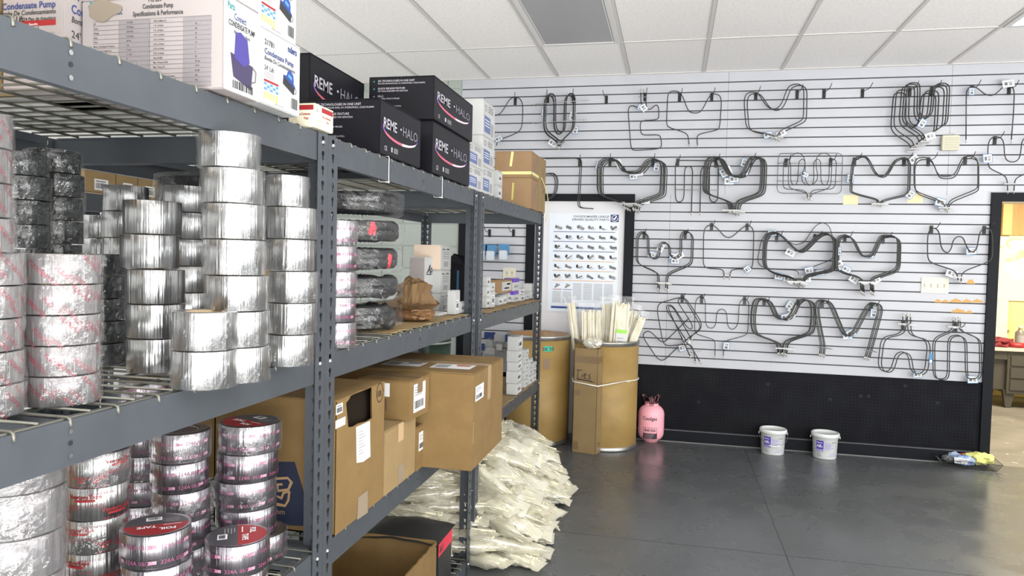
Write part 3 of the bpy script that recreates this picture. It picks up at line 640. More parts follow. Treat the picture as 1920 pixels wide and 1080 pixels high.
element(6, [(770, 525), (765, 440), (745, 425), (618, 390), (598, 365), (600, 200), (610, 162), (640, 148), (688, 150), (718, 188), (755, 272), (790, 290), (830, 285), (852, 250), (888, 165), (918, 146), (990, 150), (1018, 180), (1013, 352), (995, 382), (852, 430), (832, 450), (835, 525)],
        'one of the angular V-dip elements bundled at the right of the third row', 5, (.006, -.003), group='angular V-dip bundle', hooks=((662, 170), (920, 175)), tags=((628, 255, 90, .06, .02), (630, 350, -60, *T1), (675, 378, -25, *T1), (725, 443, -30, .06, .05), (820, 293, 5, .08, .015), (872, 450, 30, *T1)), bracket=((750, 465), (860, 465)), y0=.055)
element(7, [(560, 400), (552, 350), (520, 335), (402, 297), (378, 270), (378, 142), (388, 100), (420, 84), (448, 110), (455, 190), (472, 226), (500, 238), (520, 210), (530, 160), (560, 135), (592, 145), (608, 198), (640, 236), (670, 220), (688, 112), (720, 84), (755, 97), (765, 135), (765, 260), (745, 288), (600, 343), (580, 368), (578, 405)],
        'one of the two W-shaped elements overlapping the open doorway casing', 2, (.004, .003), group='two W-shaped elements by the doorway', hooks=((400, 98), (715, 100)), tags=((640, 225, 5, .07, .045), (522, 358, -20, .07, .05)), bracket=((535, 378), (595, 382)), rad=.045)
# fourth row
element(5, [(445, 1000), (430, 905), (402, 882), (250, 897), (226, 870), (186, 650), (202, 605), (330, 570), (372, 570), (402, 602), (490, 740), (478, 792), (392, 842), (380, 870), (412, 892), (475, 1000)],
        'tilted outline element in the tangle at the left of the fourth row', hooks=((357, 575),), bars=(((412, 938), (485, 928)),), y0=.06)
element(5, [(385, 860), (250, 650), (252, 620), (290, 618), (392, 775), (425, 782), (424, 748), (326, 598), (335, 575), (365, 570), (400, 620), (488, 770), (440, 810), (402, 850)],
        'zigzag element in the tangle at the left of the fourth row', y0=.085)
element(5, [(402, 708), (240, 868), (212, 868), (150, 802), (118, 794), (92, 815), (100, 850), (192, 985), (232, 996), (330, 900), (380, 868)],
        'hook-shaped lowest element in the tangle at the left of the fourth row', y0=.04, tags=((358, 908, 20, .05, .05), (385, 860, 10, .05, .04)), mat=elem)
element(5, [(410, 965), (262, 640), (270, 622), (300, 640), (420, 850)], 'straight two-leg element in the tangle at the left of the fourth row', y0=.10)
element(5, [(578, 962), (580, 862), (560, 848), (455, 817), (440, 790), (445, 602), (462, 566), (490, 560), (513, 585), (515, 745), (535, 775), (568, 775), (585, 745), (590, 670), (612, 647), (640, 648), (658, 675), (662, 755), (685, 785), (712, 780), (735, 745), (742, 612), (762, 580), (790, 580), (808, 602), (800, 800), (785, 825), (652, 860), (635, 880), (635, 962)],
        'single thin triple-loop element in the fourth row', mat=elem, r=.003, hooks=((488, 578), (778, 590)), tags=((655, 895, 85, .055, .045),), rad=.04, y0=.03)
element(6, [(210, 940), (200, 882), (182, 862), (62, 820), (30, 790), (22, 700), (36, 600), (58, 572), (110, 572), (143, 600), (180, 688), (212, 713), (255, 712), (292, 680), (330, 592), (370, 575), (418, 590), (434, 640), (425, 778), (402, 808), (262, 853), (242, 880), (235, 940)],
        'one of the five fanned elements with a U dip, fourth row centre', 5, (.011, -.003), group='five fanned elements with a U dip', hooks=((118, 600), (345, 608)), tags=((292, 618, 60, *T1), (310, 640, 60, *T1), (262, 700, 15, .06, .045), (295, 690, 35, *T1)), bracket=((190, 905), (300, 912)), y0=.045)
element(6, [(495, 950), (502, 890), (462, 690), (458, 620), (482, 585), (530, 585), (560, 620), (632, 795), (668, 832), (705, 815), (802, 632), (838, 600), (878, 610), (890, 650), (818, 915), (800, 970)],
        'one of the four tall M-shaped elements, fourth row', 4, (.010, -.002), group='four tall M-shaped elements', hooks=((510, 610), (840, 628)), tags=((705, 808, 30, .06, .05), (680, 825, 10, .06, .04), (858, 675, 85, *T1)), bars=(((485, 905), (550, 910)), ((792, 925), (850, 930))), y0=.05)
element(7, [(232, 615), (232, 675), (222, 705), (195, 722), (125, 735), (100, 762), (83, 900), (102, 938), (140, 945), (165, 918), (183, 845), (220, 822), (255, 836), (268, 872), (275, 932), (320, 965), (362, 938), (378, 790), (358, 748), (285, 730), (265, 708), (260, 675), (258, 612)],
        'one of the two upside-down elements with tips up, left pair of the bottom right', 2, (.020, -.008), group='left pair of upside-down elements', hooks=((232, 665),), tags=((320, 962, 5, .06, .035),), bracket=((200, 658), (300, 662)), bars=(), y0=.05, dep=.02)
element(7, [(530, 635), (528, 680), (510, 700), (430, 732), (408, 765), (410, 958), (430, 985), (480, 985), (495, 958), (497, 762), (512, 730), (558, 722), (590, 740), (600, 772), (603, 958), (622, 985), (668, 985), (688, 958), (685, 765), (665, 735), (580, 702), (562, 680), (560, 635)],
        'one of the two upside-down elements with tips up, right pair of the bottom right', 2, (.012, -.004), group='right pair of upside-down elements', hooks=((545, 680),), tags=((648, 990, 3, .07, .05),), bracket=((495, 672), (600, 678)), y0=.05, dep=.02)
a = P(7, [(398, 865)], D - .08)[0]; mb = MB(); mb.box((-.012, -.002, -.04), (.012, .002, .04), ink_lb, bev=.001); mb.box((-.009, -.003, -.034), (.009, -.001, -.01), paper); o = mb.build('blue_tag'); o.location = a; tag(o, 'narrow blue tag hanging between the two pairs of upside-down elements', 'tag')
# blister packs on the slats behind the shelving
for i, (u, v) in enumerate(((903, 474), (921, 475), (945, 474))):
    p = at_y(u, v, D - .05); t = thing('blister_pack', ('blue blister pack mostly hidden by the shelf post', 'left of the two blue blister packs behind the shelving', 'right of the two blue blister packs behind the shelving')[i], 'blister pack', (p.x, D - .06, p.z))
    mb = MB(); mb.box((-.05, 0, -.02), (.05, .003, .075), ink_lb); mb.box((-.045, -.04, -.065), (.045, 0, .03), film_d, bev=.01); mb.build('pack', t)
    mb = MB(); mb.box((-.036, -.03, -.06), (.036, -.005, .02), M('pack_white', (.62, .70, .78), .4), bev=.006); mb.lathe([(0, -.031), (.012, -.031), (.014, -.028)], ink_n, 12, c=(0, 0, 0)); mb.build('filter', t)
for i, (u, v, c1) in enumerate(((917, 640, ink_n), (936, 645, card_w), (957, 645, ink_b), (975, 640, card_w), (918, 668, card_w), (900, 660, ink_n))):
    p = at_y(u, v, D - .05); t = thing('parts_bag', ['navy-headed bag of parts low on the slats behind the shelving', 'clear bag of parts between the navy and the blue packs behind the shelving', 'blue and white hanging pack low behind the shelving', 'clear hanging bag just left of the open drum', 'clear bag hanging lowest behind the shelving', 'navy-headed bag beside the shelf post, low on the slats'][i], 'parts bag', (p.x, D - .03 - .01 * i, p.z))
    mb = MB(); mb.box((-.05, 0, .02), (.05, .004, .08), c1, bev=.001); mb.build('header_card', t)
    mb = MB(); crumple(mb, (0, 0, -.03), (.05, .012, .06), film_d, i + 2, .25, 2, -1); mb.box((-.03, -.003, -.06), (.03, .003, .0), (card_w, paper, ink_n)[i % 3], bev=.003); mb.build('bag', t)

# ================================================================== SHELVING
XF = -.90; DEP = .864; ZL = (.070, .705, 1.229, 1.810); BH = .072
hole = [(0, -.0145), (.0030, -.011), (.0036, -.002), (.0072, .004), (.0060, .010), (0, .0125), (-.0060, .010), (-.0072, .004), (-.0036, -.002), (-.0030, -.011)]
def flange(mb, o, u, n, w, z0, z1, m):
    """a strip w wide along u from z0 to z1 with a keyhole in every 38 mm cell; n is the outward normal"""
    k = int((z1 - z0) / .038); ph = (z1 - z0) / k; q = len(hole)
    for side, off in ((1, 0), (-1, -.0022)):
        for i in range(k):
            zc = z0 + (i + .5) * ph; vs = []; 
            for (a, b) in hole: vs.append(o + u * (w / 2 + a) + Vector((0, 0, zc + b)) + n * off)
            for (a, b) in hole:
                t = math.atan2(b, a) if (a or b) else 0; ca, sb = math.cos(t), math.sin(t)
                sc = min((w / 2) / abs(ca) if abs(ca) > 1e-6 else 9, (ph / 2) / abs(sb) if abs(sb) > 1e-6 else 9)
                vs.append(o + u * (w / 2 + ca * sc) + Vector((0, 0, zc + sb * sc)) + n * off)
            fs = [(j, (j + 1) % q, q + (j + 1) % q, q + j) for j in range(q)]; 
            for sx in (-1, 1):
                for sz in (-1, 1):   # corner fill
                    c = o + u * (w / 2 + sx * w / 2) + Vector((0, 0, zc + sz * ph / 2)) + n * off
                    idx = [j for j in range(q) if (hole[j][0] * sx >= 0 or abs(hole[j][0]) < 1e-6) and hole[j][1] * sz > 0]
                    e = [vs[q + j] for j in idx]; 
                    far = [p for p in e]; 
                    horiz = [p for p in e if abs(p.z - c.z) < 1e-6]; vert = [p for p in e if abs(p.z - c.z) >= 1e-6]
                    if horiz and vert:
                        h_ = max(horiz, key=lambda p: (p - c).length * -1); v_ = min(vert, key=lambda p: (p - c).length)
                        b = len(vs); vs += [h_, v_, c]; fs.append((b, b + 1, b + 2))
            mb.add(vs, fs, m)
def shelving(name_label, y0, y1, levels, x_f=XF, rot=0.0, dep=DEP, braces=True):
    """y0..y1 outer ends; origin at the aisle-side near corner"""
    t = thing('shelving_unit', name_label, 'shelving', (x_f, y0, 0), rot); L = y1 - y0; PW = .056
    for (fx, s_) in ((0, 1), (-dep, -1)):
        for (fy, e) in ((0, 1), (L, -1)):
            mb = MB()
            flange(mb, Vector((fx, fy, 0)), Vector((0, e, 0)), Vector((s_, 0, 0)), PW, 0, 1.812, steel)
            flange(mb, Vector((fx, fy, 0)), Vector((-s_, 0, 0)), Vector((0, -e, 0)), PW, 0, 1.812, steel)
            p = mb.build('post', t)
            for lv in levels:
                mb = MB()
                for dz in (-.022, -.056):
                    q = Vector((fx + s_ * .0005, fy + e * PW / 2, lv + dz))
                    if dz == -.056 and lv < .1: continue
                    n = 12; r1 = .0058; vs = [q + Vector((0, math.cos(2 * PI * k / n) * r1, math.sin(2 * PI * k / n) * r1)) for k in range(n)]
                    vs2 = [v + Vector((s_ * .004, 0, 0)) - (v - q) * .35 for v in vs]
                    mb.add(vs + vs2, [(k, (k + 1) % n, n + (k + 1) % n, n + k) for k in range(n)] + [tuple(range(n, 2 * n))], zinc)
                    break
                mb.build('bolt', p)
    for lv in levels:
        for fx, s_ in ((0, 1), (-dep, -1)):
            mb = MB(); a = min(fx - s_ * .003, fx - s_ * .006); b = max(fx - s_ * .003, fx - s_ * .006)
            z0 = max(0.0, lv - BH)
            mb.box((a, PW - .004, z0), (b, L - PW + .004, lv), steel)
            a2, b2 = sorted((fx - s_ * .0055, fx - s_ * .030)); mb.box((a2, PW - .003, lv - .0032), (b2, L - PW + .003, lv - .0002), steel)
            a2, b2 = sorted((fx - s_ * .0055, fx - s_ * .022)); mb.box((a2, PW - .003, z0 + .0002), (b2, L - PW + .003, z0 + .003), steel)
            a2, b2 = sorted((fx - s_ * .027, fx - s_ * .0298)); mb.box((a2, PW - .002, lv - .022), (b2, L - PW + .002, lv - .003), steel)
            bo = mb.build('beam', t)
            if lv > .1:
                mb = MB()
                for dz, mm in ((-.018, zinc), (-.036, steel_dk), (-.056, zinc)):
                    q = Vector((fx - s_ * .0028, L / 2, lv + dz)); n = 10; vs = [q + Vector((s_ * .0012, math.cos(2 * PI * k / n) * .0042, math.sin(2 * PI * k / n) * .0042)) for k in range(n)]
                    mb.add(vs, [tuple(range(n))], mm)
                mb.build('rivets', bo)
        for fy in (.012, L - .012):
            mb = MB(); mb.box((-dep + .03, fy - .003, max(0, lv - BH)), (-.03, fy + .003, lv), steel); mb.box((-dep + .031, fy - .010, lv - .0035), (-.031, fy + .010, lv + .0005), steel); mb.build('end_beam', t)
        if braces and lv > .1:
            mb = MB(); mb.box((-dep + .03, L / 2 - .02, lv - .028), (-.03, L / 2 + .02, lv - .006), steel); mb.build('centre_brace', t)
    return t
def deck(label, y0, y1, lv, x_f=XF, rot=0.0, dep=DEP):
    t = thing('wire_deck', label, 'wire deck', (x_f, y0, lv), rot); L = y1 - y0; mb = MB(); r = .0028
    n = int(L / .052); 
    for i in range(n + 1):
        y = .045 + (L - .09) * i / n
        mb.tube([(-dep + .004, y, -.012), (-dep + .006, y, .0035), (-.008, y, .0035), (-.0035, y, .001), (-.001, y, -.010)] if i % 2 == 0 else [(-dep + .02, y, .0035), (-.012, y, .0035)], r, wire, 5)
    mb.build('cross_wires', t)
    mb = MB()
    k = 8
    for j in range(k + 1):
        x = -.014 - (dep - .03) * j / k; mb.tube([(x, .04, -.0005), (x, L - .04, -.0005)], r * 1.1, wire, 5)
    mb.build('long_wires', t)
    return t
bays = (('grey steel shelving unit nearest the camera, full of tape rolls', .10, 1.7695, ZL, XF, 0), ('middle grey steel shelving unit holding hose coils and big cartons', 1.7705, 3.275, ZL, XF, 0), ('far grey steel shelving unit beside the fibre drums', 3.332, 4.850, (.070, .683, 1.222, 1.812), XF + .002, -.022))
lvn = ('bottom', 'lower', 'middle', 'top')
for bi, (lb, y0, y1, lv, xf, rt) in enumerate(bays):
    shelving(lb, y0, y1, lv, xf, rt)
    for k, z in enumerate(lv): deck(f'wire mesh deck on the {lvn[k]} level of the {("nearest", "middle", "far")[bi]} shelving unit', y0, y1, z, xf, rt)
DK = .006
# zip ties round the top beam of the middle unit
for i, u in enumerate((728, 829)):
    y = at_x(u, 320, XF).y; mb = MB()
    mb.tube(smooth_path([Vector((.002, 0, -BH - .003)), Vector((.002, .0, .006)), Vector((-.034, .004, .006)), Vector((-.034, .004, -BH - .003)), Vector((.002, 0, -BH - .003)), Vector((-.002, -.02, -BH - .006))], .006), .0013, M('tie_white', (.75, .75, .72), .4), 6)
    mb.box((0, -.0025, -BH - .007), (.004, .0025, -BH - .002), M('tie_white')); o = mb.build('cable_tie'); o.location = (XF, y, ZL[3]); tag(o, ('left', 'right')[i] + ' white cable tie looped round the top beam under the black boxes', 'cable tie')

# ------------------------------------------------------------------ cartons
class Box: pass
def frames(w, d, h):
    return {'near': (Vector((-w / 2, -d / 2, 0)), Vector((1, 0, 0)), Vector((0, 0, 1)), Vector((0, -1, 0))),
            'side': (Vector((w / 2, -d / 2, 0)), Vector((0, 1, 0)), Vector((0, 0, 1)), Vector((1, 0, 0))),
            'top': (Vector((-w / 2, -d / 2, h)), Vector((1, 0, 0)), Vector((0, 1, 0)), Vector((0, 0, 1)))}
def carton(name, label, x0, x1, y0, y1, z0, h, m=kraft, cat='box', group=None, rz=0, tape=None, flaps=True, seam=None, body=True):
    w, d = x1 - x0, y1 - y0; t = thing(name, label, cat, ((x0 + x1) / 2, (y0 + y1) / 2, z0), rz, group)
    fr = frames(w, d, h); b = Box(); b.t = t; b.w, b.d, b.h = w, d, h; b.near, b.side, b.top = fr['near'], fr['side'], fr['top']
    th = min(.0035, h * .04)
    if body:
        mb = MB(); mb.box((-w / 2, -d / 2, 0), (w / 2, d / 2, h - (th if flaps else 0)), m, bev=min(.0022, h * .04)); mb.build('box_body', t)
    if flaps:
        for s_ in (-1, 1):
            mb = MB(); g = .0008
            if w > d: mb.box((-w / 2, (g if s_ > 0 else -d / 2), h - th), (w / 2, (d / 2 if s_ > 0 else -g), h), m, bev=th * .3)
            else: mb.box(((g if s_ > 0 else -w / 2), -d / 2, h - th), ((w / 2 if s_ > 0 else -g), d / 2, h), m, bev=th * .3)
            mb.build('flap', t)
    if tape:
        mb = MB(); tw = .048; o = .0007
        if w > d: mb.box((-w / 2 - o, -tw / 2, h), (w / 2 + o, tw / 2, h + o), tape); mb.box((w / 2, -tw / 2, h * .62), (w / 2 + o, tw / 2, h + o), tape)
        else: mb.box((-tw / 2, -d / 2 - o, h), (tw / 2, d / 2 + o, h + o), tape); mb.box((-tw / 2, -d / 2 - o, h * .66), (tw / 2, -d / 2, h + o), tape)
        mb.build('packing_tape', t)
    return b
def px(z0, uL, uC, uF, vB, vT, w=None, xc=None, d=None):
    if xc is None: xc = at_z(uC, vB, z0).x
    yc = at_x(uC, vB, xc).y; yf = at_x(uF, vB, xc).y if d is None else yc + d
    xl = at_y(uL, vB, yc).x if w is None else xc - w
    return xl, xc, yc, yf, z0, at_x(uC, vT, xc).z - z0
def lbl(b, face, x, y, w, h, kind='ship', seed=1, name='shipping_label', rot=0):
    fr = getattr(b, face); mb = MB(); mb.rect(fr, x, y, w, h, paper, .0006, rot)
    rq = random.Random(seed)
    if kind == 'ship':
        for k in range(4): mb.rect(fr, x + w * .08, y + h * (.86 - k * .09), w * rq.uniform(.3, .75), h * .03, ink_g, .001)
        barcode(mb, fr, x + w * .1, y + h * .12, w * .75, h * .28, seed=seed)
    elif kind == 'text':
        for k in range(9): mb.rect(fr, x + w * .1, y + h * (.9 - k * .085), w * rq.uniform(.3, .8), h * .018, ink_g, .001)
    elif kind == 'bar': barcode(mb, fr, x + w * .1, y + h * .15, w * .8, h * .5, seed=seed); mb.rect(fr, x + w * .1, y + h * .75, w * .7, h * .1, ink_g, .001)
    mb.build(name, b.t)

ZT = ZL[3] + DK; ZM = ZL[2] + DK; ZW = ZL[1] + DK; ZB0 = ZL[0] + DK
# --- top shelf, nearest unit
def pump_picture(mb, fr, x, y, s, tilt=-.35):
    c, n = math.cos(tilt), math.sin(tilt)
    R2 = lambda pts: [(x + (a * c - b * n) * s, y + (a * n + b * c) * s) for a, b in pts]
    mb.poly(fr, R2([(-1, .1), (.9, .1), (.95, -.55), (-.85, -.6)]), ink, .0008)
    mb.poly(fr, R2([(-1.05, .12), (-.55, .3), (.6, .3), (1.0, .12), (.9, .0), (-1, .0)]), ink_n, .0010)
    mb.poly(fr, R2([(-.6, .2), (-.55, .75), (-.3, 1.0), (0, .95), (.3, .9), (.5, .6), (.62, .2)]), ink_b, .0012)
    mb.poly(fr, R2([(-.4, .35), (-.38, .62), (.2, .62), (.22, .35)]), ink_lb, .0014)
    mb.line(fr, R2([(.9, .1), (1.2, -.05), (1.15, -.35), (.9, -.4)]), s * .07, ink_g, .0014)
def pump_box_side(b, part):
    fr = b.side; w, h = b.d, b.h; mb = MB(); s = h
    mb.text(fr, '21781', w * .10, h * .78, s * .10, ink, bold=.01)
    mb.text(fr, 'Condensate Pump', w * .10, h * .66, s * .105, ink_n, bold=.015, sx=w * .80 / (s * .105 * 8.3))
    mb.text(fr, 'Bomba De Condensamiento', w * .10, h * .58, s * .075, ink, bold=.01, sx=w * .80 / (s * .075 * 12.2), shear=.2)
    mb.text(fr, "24' Lift", w * .10, h * .45, s * .09, ink, sx=.95)
    for k in range(4): mb.rect(fr, w * .10, h * (.42 - k * .022), w * .25, h * .008, ink_lg)
    mb.rect(fr, w * .10, h * .30, w * .34, h * .028, ink_r)
    for r_ in range(3):
        for c in range(5): mb.rect(fr, w * (.10 + c * .07), h * (.26 - r_ * .035), w * .06, h * .028, (ink_lb, M('ink_pale_blue', (0.315, 0.434, 0.560), .5))[(r_ + c) % 2])
    for r_ in range(3):
        for c in range(5): mb.rect(fr, w * (.10 + c * .07), h * (.145 - r_ * .03), w * .045, h * .020, ink_y)
    mb.rect(fr, w * .35, h * .045, w * .25, h * .01, ink_lg)
    mb.poly(fr, [(w * .36, h * .055), (w * .42, h * .055), (w * .39, h * .085)], ink_y, .001)
    mb.text(fr, 'nders', w * .66, h * .84, s * .13, ink_n, sx=w * .28 / (s * .13 * 2.7), bold=.03)
    barcode(mb, fr, w * .76, h * .08, w * .17, h * .15, seed=4)
    mb.build('printed_text', b.t)
    mb = MB(); pump_picture(mb, fr, w * .71, h * .42, s * .17); mb.build('pump_picture', b.t)
a = px(ZT, 153, 418, 484, 172, 0, xc=-.873); hP = at_x(484, 22, -.873).z - ZT
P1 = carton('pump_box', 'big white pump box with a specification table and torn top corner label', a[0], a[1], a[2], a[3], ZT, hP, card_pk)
fr = P1.near; w, h = P1.w, P1.h; mb = MB()
mb.text(fr, 'Condensate Pump', w * .55, h * .865, h * .07, ink, bold=.02, align='CENTER', sx=.72); mb.text(fr, 'Specifications & Performance', w * .55, h * .79, h * .07, ink, bold=.02, align='CENTER', sx=.74)
mb.text(fr, 'PCP230', w * .53, h * .935, h * .07, ink, bold=.02, align='CENTER', sx=.72)
mb.text(fr, 'Parts', w * .06, h * .89, h * .11, ink_t, bold=.02, sx=.8); mb.text(fr, 'Connect', w * .12, h * .82, h * .11, ink_n, bold=.01, sx=.8)
x0, x1, y1_, y0_ = w * .085, w * .92, h * .755, h * .03; rows = 15; rh = (y1_ - y0_) / rows
for xa, xb in ((.27, .485), (.725, .92)): mb.rect(fr, w * xa, y0_, w * (xb - xa), y1_ - y0_, M('ink_table_grey', (0.202, 0.187, 0.197), .6), .0005)
L1 = ['HP', 'Watts', 'Voltage', 'Amps', 'Hertz', 'Motor Overheater Protector', 'Whole Pump Height (in.)', 'Whole Pump Length (in.)', 'Whole Pump Width (in.)']; L2 = ['1/12 HP', '75 Watts', '230 VAC', '0.5 Amps', '60 Hz', 'Yes', '7 1/4"', '11 1/2"', '5"', '1/2 Gal', '3/8" Barb']
L3 = ['GPH at Meters ft', '1 Ft. of Head', '5 Ft. of Head', '10 Ft. of Head', '15 Ft. of Head', '20 Ft. of Head', '22 Ft. of Head', '24 Ft. of Head', 'Shut Off (ft)', 'Max. Pressure (PSI)', 'Max. Temp. (F)', 'Alarm', 'Auto Off with Dry Contacts', 'UL Estimated']; L4 = ['', '95', '83', '65', '50', '15', '5', '0', '25', '9.7 psi', '110 F', '60 dB', 'Yes', 'Yes']
for r_ in range(rows):
    yy = y1_ - r_ * rh; mb.rect(fr, x0, yy, x1 - x0, .0008, ink_g, .0009)
    for Lx, xx in ((L1, .09), (L2, .33), (L3, .52), (L4, .81)):
        if r_ < len(Lx) and Lx[r_]: mb.text(fr, Lx[r_], w * xx, yy - rh * .72, rh * .55, ink, bold=.01, sx=.85)
mb.rect(fr, x0, y0_, x1 - x0, .0008, ink_g, .0009)
for xx in (.49,): mb.rect(fr, w * xx, y0_, .0018, y1_ - y0_, ink_g, .0010)
mb.build('printed_table', P1.t)
mb = MB(); mb.poly(fr, [(w * (.16 + .12 * math.cos(a_) * (1 + .18 * math.sin(3.1 * a_ + 1))), h * (.875 + .11 * math.sin(a_) * (1 + .2 * math.cos(4 * a_)))) for a_ in [2 * PI * k / 22 for k in range(22)]], M('torn_card', (0.200, 0.170, 0.130), .9), .0016); mb.build('torn_patch', P1.t)
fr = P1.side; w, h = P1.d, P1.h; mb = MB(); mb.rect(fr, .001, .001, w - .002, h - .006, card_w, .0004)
mb.text(fr, 'Parts', w * .10, h * .86, h * .10, ink_t, bold=.02, sx=.62); mb.text(fr, 'Connect', w * .28, h * .77, h * .10, ink_n, bold=.01, sx=.62)
mb.text(fr, 'CONDENSATE PUMP', w * .5, h * .69, h * .085, ink, bold=.02, align='CENTER', sx=w * .8 / (h * .085 * 10)); mb.text(fr, 'With Audible Alarm', w * .5, h * .62, h * .06, ink, bold=.01, align='CENTER', sx=.6)
mb.text(fr, 'Replaces Model', w * .5, h * .575, h * .035, ink, align='CENTER', sx=.6); mb.text(fr, 'PCP230', w * .5, h * .49, h * .075, ink, bold=.02, align='CENTER', sx=.62)
barcode(mb, fr, w * .25, h * .05, w * .58, h * .085, seed=9); mb.build('printed_text', P1.t)
mb = MB(); s = w * .34; cx_, cy_ = w * .52, h * .335
mb.poly(fr, [(cx_ - s, cy_ + s * .35), (cx_ + s * .9, cy_ + s * .1), (cx_ + s * .75, cy_ - s * 1.1), (cx_ - s * .75, cy_ - s * .75)], M('pump_violet', (0.041, 0.032, 0.077), .4), .0008)
mb.poly(fr, [(cx_ - s * .7, cy_ + s * .15), (cx_ - s * .6, cy_ + s * 1.35), (cx_ - s * .2, cy_ + s * 1.5), (cx_ + s * .4, cy_ + s * 1.25), (cx_ + s * .6, cy_ + s * .2), (cx_ + s * .1, cy_ - s * .1)], M('pump_blue', (0.050, 0.040, 0.210), .4), .0012)
mb.line(fr, [(cx_ + s * .8, cy_ + s * .1), (cx_ + s * 1.15, cy_ - s * .1), (cx_ + s * 1.1, cy_ - s * .6), (cx_ + s * .8, cy_ - s * .7)], s * .09, ink_g, .0014)
mb.build('pump_picture', P1.t)
a = px(ZT, 484, 484.5, 562, 195, 0, xc=-.868, w=.30); hU = at_x(562, 88, -.868).z - ZT
U1 = carton('pump_box', 'white condensate pump box standing at the beam edge beside the table-printed box', a[0], a[1], a[2] + .003, a[3], ZT, hU, card_w); pump_box_side(U1, 0)
U2 = carton('pump_box', 'matching condensate pump box, topmost, cut by the top of the photo', a[0] - .01, a[1] - .008, a[2] + .004, a[3] - .006, ZT + hU + .001, hU, card_w); pump_box_side(U2, 0)
U4 = carton('pump_box', 'plain white box on top of the table-printed pump box', P1.t.location.x - .16, P1.t.location.x + P1.w / 2 - .01, P1.t.location.y - P1.d / 2 + .02, P1.t.location.y + P1.d / 2 - .001, ZT + hP + .001, hU, card_w)
a = px(ZT, 20, 118, 156, 84, 0, xc=P1.t.location.x - P1.w / 2 - .004, d=.17)
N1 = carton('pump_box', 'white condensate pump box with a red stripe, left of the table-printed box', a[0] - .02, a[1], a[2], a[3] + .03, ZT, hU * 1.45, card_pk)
fr = N1.near; w, h = N1.w, N1.h; mb = MB()
X = lambda u: at_y(u, 60, a[2]).x - (N1.t.location.x - w / 2)
def atz(v): return at_y(70, v, a[2]).z - ZT
mb.text(fr, 'Condensate Pump', X(105), atz(15), .0185, ink_n, bold=.02, align='RIGHT', sx=.95); mb.text(fr, 'Bomba De Condensamiento', X(105), atz(27), .0135, ink, bold=.01, align='RIGHT', shear=.25, sx=.9)
mb.text(fr, "24' Lift", X(45), atz(39), .016, ink, bold=.02, align='RIGHT', sx=.9); mb.text(fr, '24 Pies de Impulsion', X(105), atz(38), .0095, ink, bold=.01, align='RIGHT', shear=.25)
mb.rect(fr, X(-20), atz(48.5), X(105) - X(-20), .011, ink_r); mb.text(fr, 'Features / Benefits', X(72), atz(47.5), .0065, ink_w, align='RIGHT', off=.0014); mb.text(fr, 'No Check Valve', X(104), atz(65), .006, ink_g, align='RIGHT'); mb.build('printed_text', N1.t)
pump_box_side(N1, 0)
p = at_x(28, 28, -.868); t = thing('striped_package', 'white package with blue brush stripes at the top left corner of the photo', 'package', (-.97, p.y - .075, ZT))
mb = MB(); crumple(mb, (0, 0, .05), (.10, .07, .055), film_d, 3, .12, 3, 0, 3); mb.build('wrapper', t)
mb = MB(); mb.box((-.085, -.06, .002), (.085, .06, .095), card_w, bev=.006)
for k in range(7): mb.tube([(-.06 + k * .022, -.0605, .03), (-.06 + k * .022, -.0605, .085)], .006, (ink_b, ink_lb)[k % 2], 6)
for k in range(6): mb.tube([(.0855, -.05 + k * .02, .03), (.0855, -.05 + k * .02, .085)], .006, (ink_b, ink_lb)[k % 2], 6)
mb.build('carton', t)
a = px(ZT, 540, 590, 625, 240, 0, xc=-.895); h = at_x(625, 212, -.895).z - ZT
EC = carton('small_parts_box', 'small cream and red printed box beside the post, under the black boxes', a[0], a[1], a[2], a[3], ZT + .002, max(.06, h), M('cream_card', (.66, .64, .50), .6))
for fr, w_, tl in ((EC.near, EC.w, 'Condensate Pump'), (EC.side, EC.d, 'MISSION')):
    mb = MB(); mb.rect(fr, w_ * .35, EC.h * .72, w_ * .6, EC.h * .2, ink_r); mb.text(fr, 'the Condensate', w_ * .38, EC.h * .5, EC.h * .16, ink_r, sx=w_ * .5 / (EC.h * .16 * 7), bold=.02); mb.text(fr, 'Pump', w_ * .6, EC.h * .32, EC.h * .16, ink_r, bold=.02, sx=.6)
    mb.text(fr, 'EC', w_ * .08, EC.h * .68, EC.h * .22, ink_g, bold=.01, sx=.7); mb.line(fr, [(w_ * (.25 + .1 * math.cos(a_)), EC.h * (.22 + .14 * math.sin(a_))) for a_ in [k * .6 for k in range(11)]], .0014, ink_o); mb.build('printed_text', EC.t)
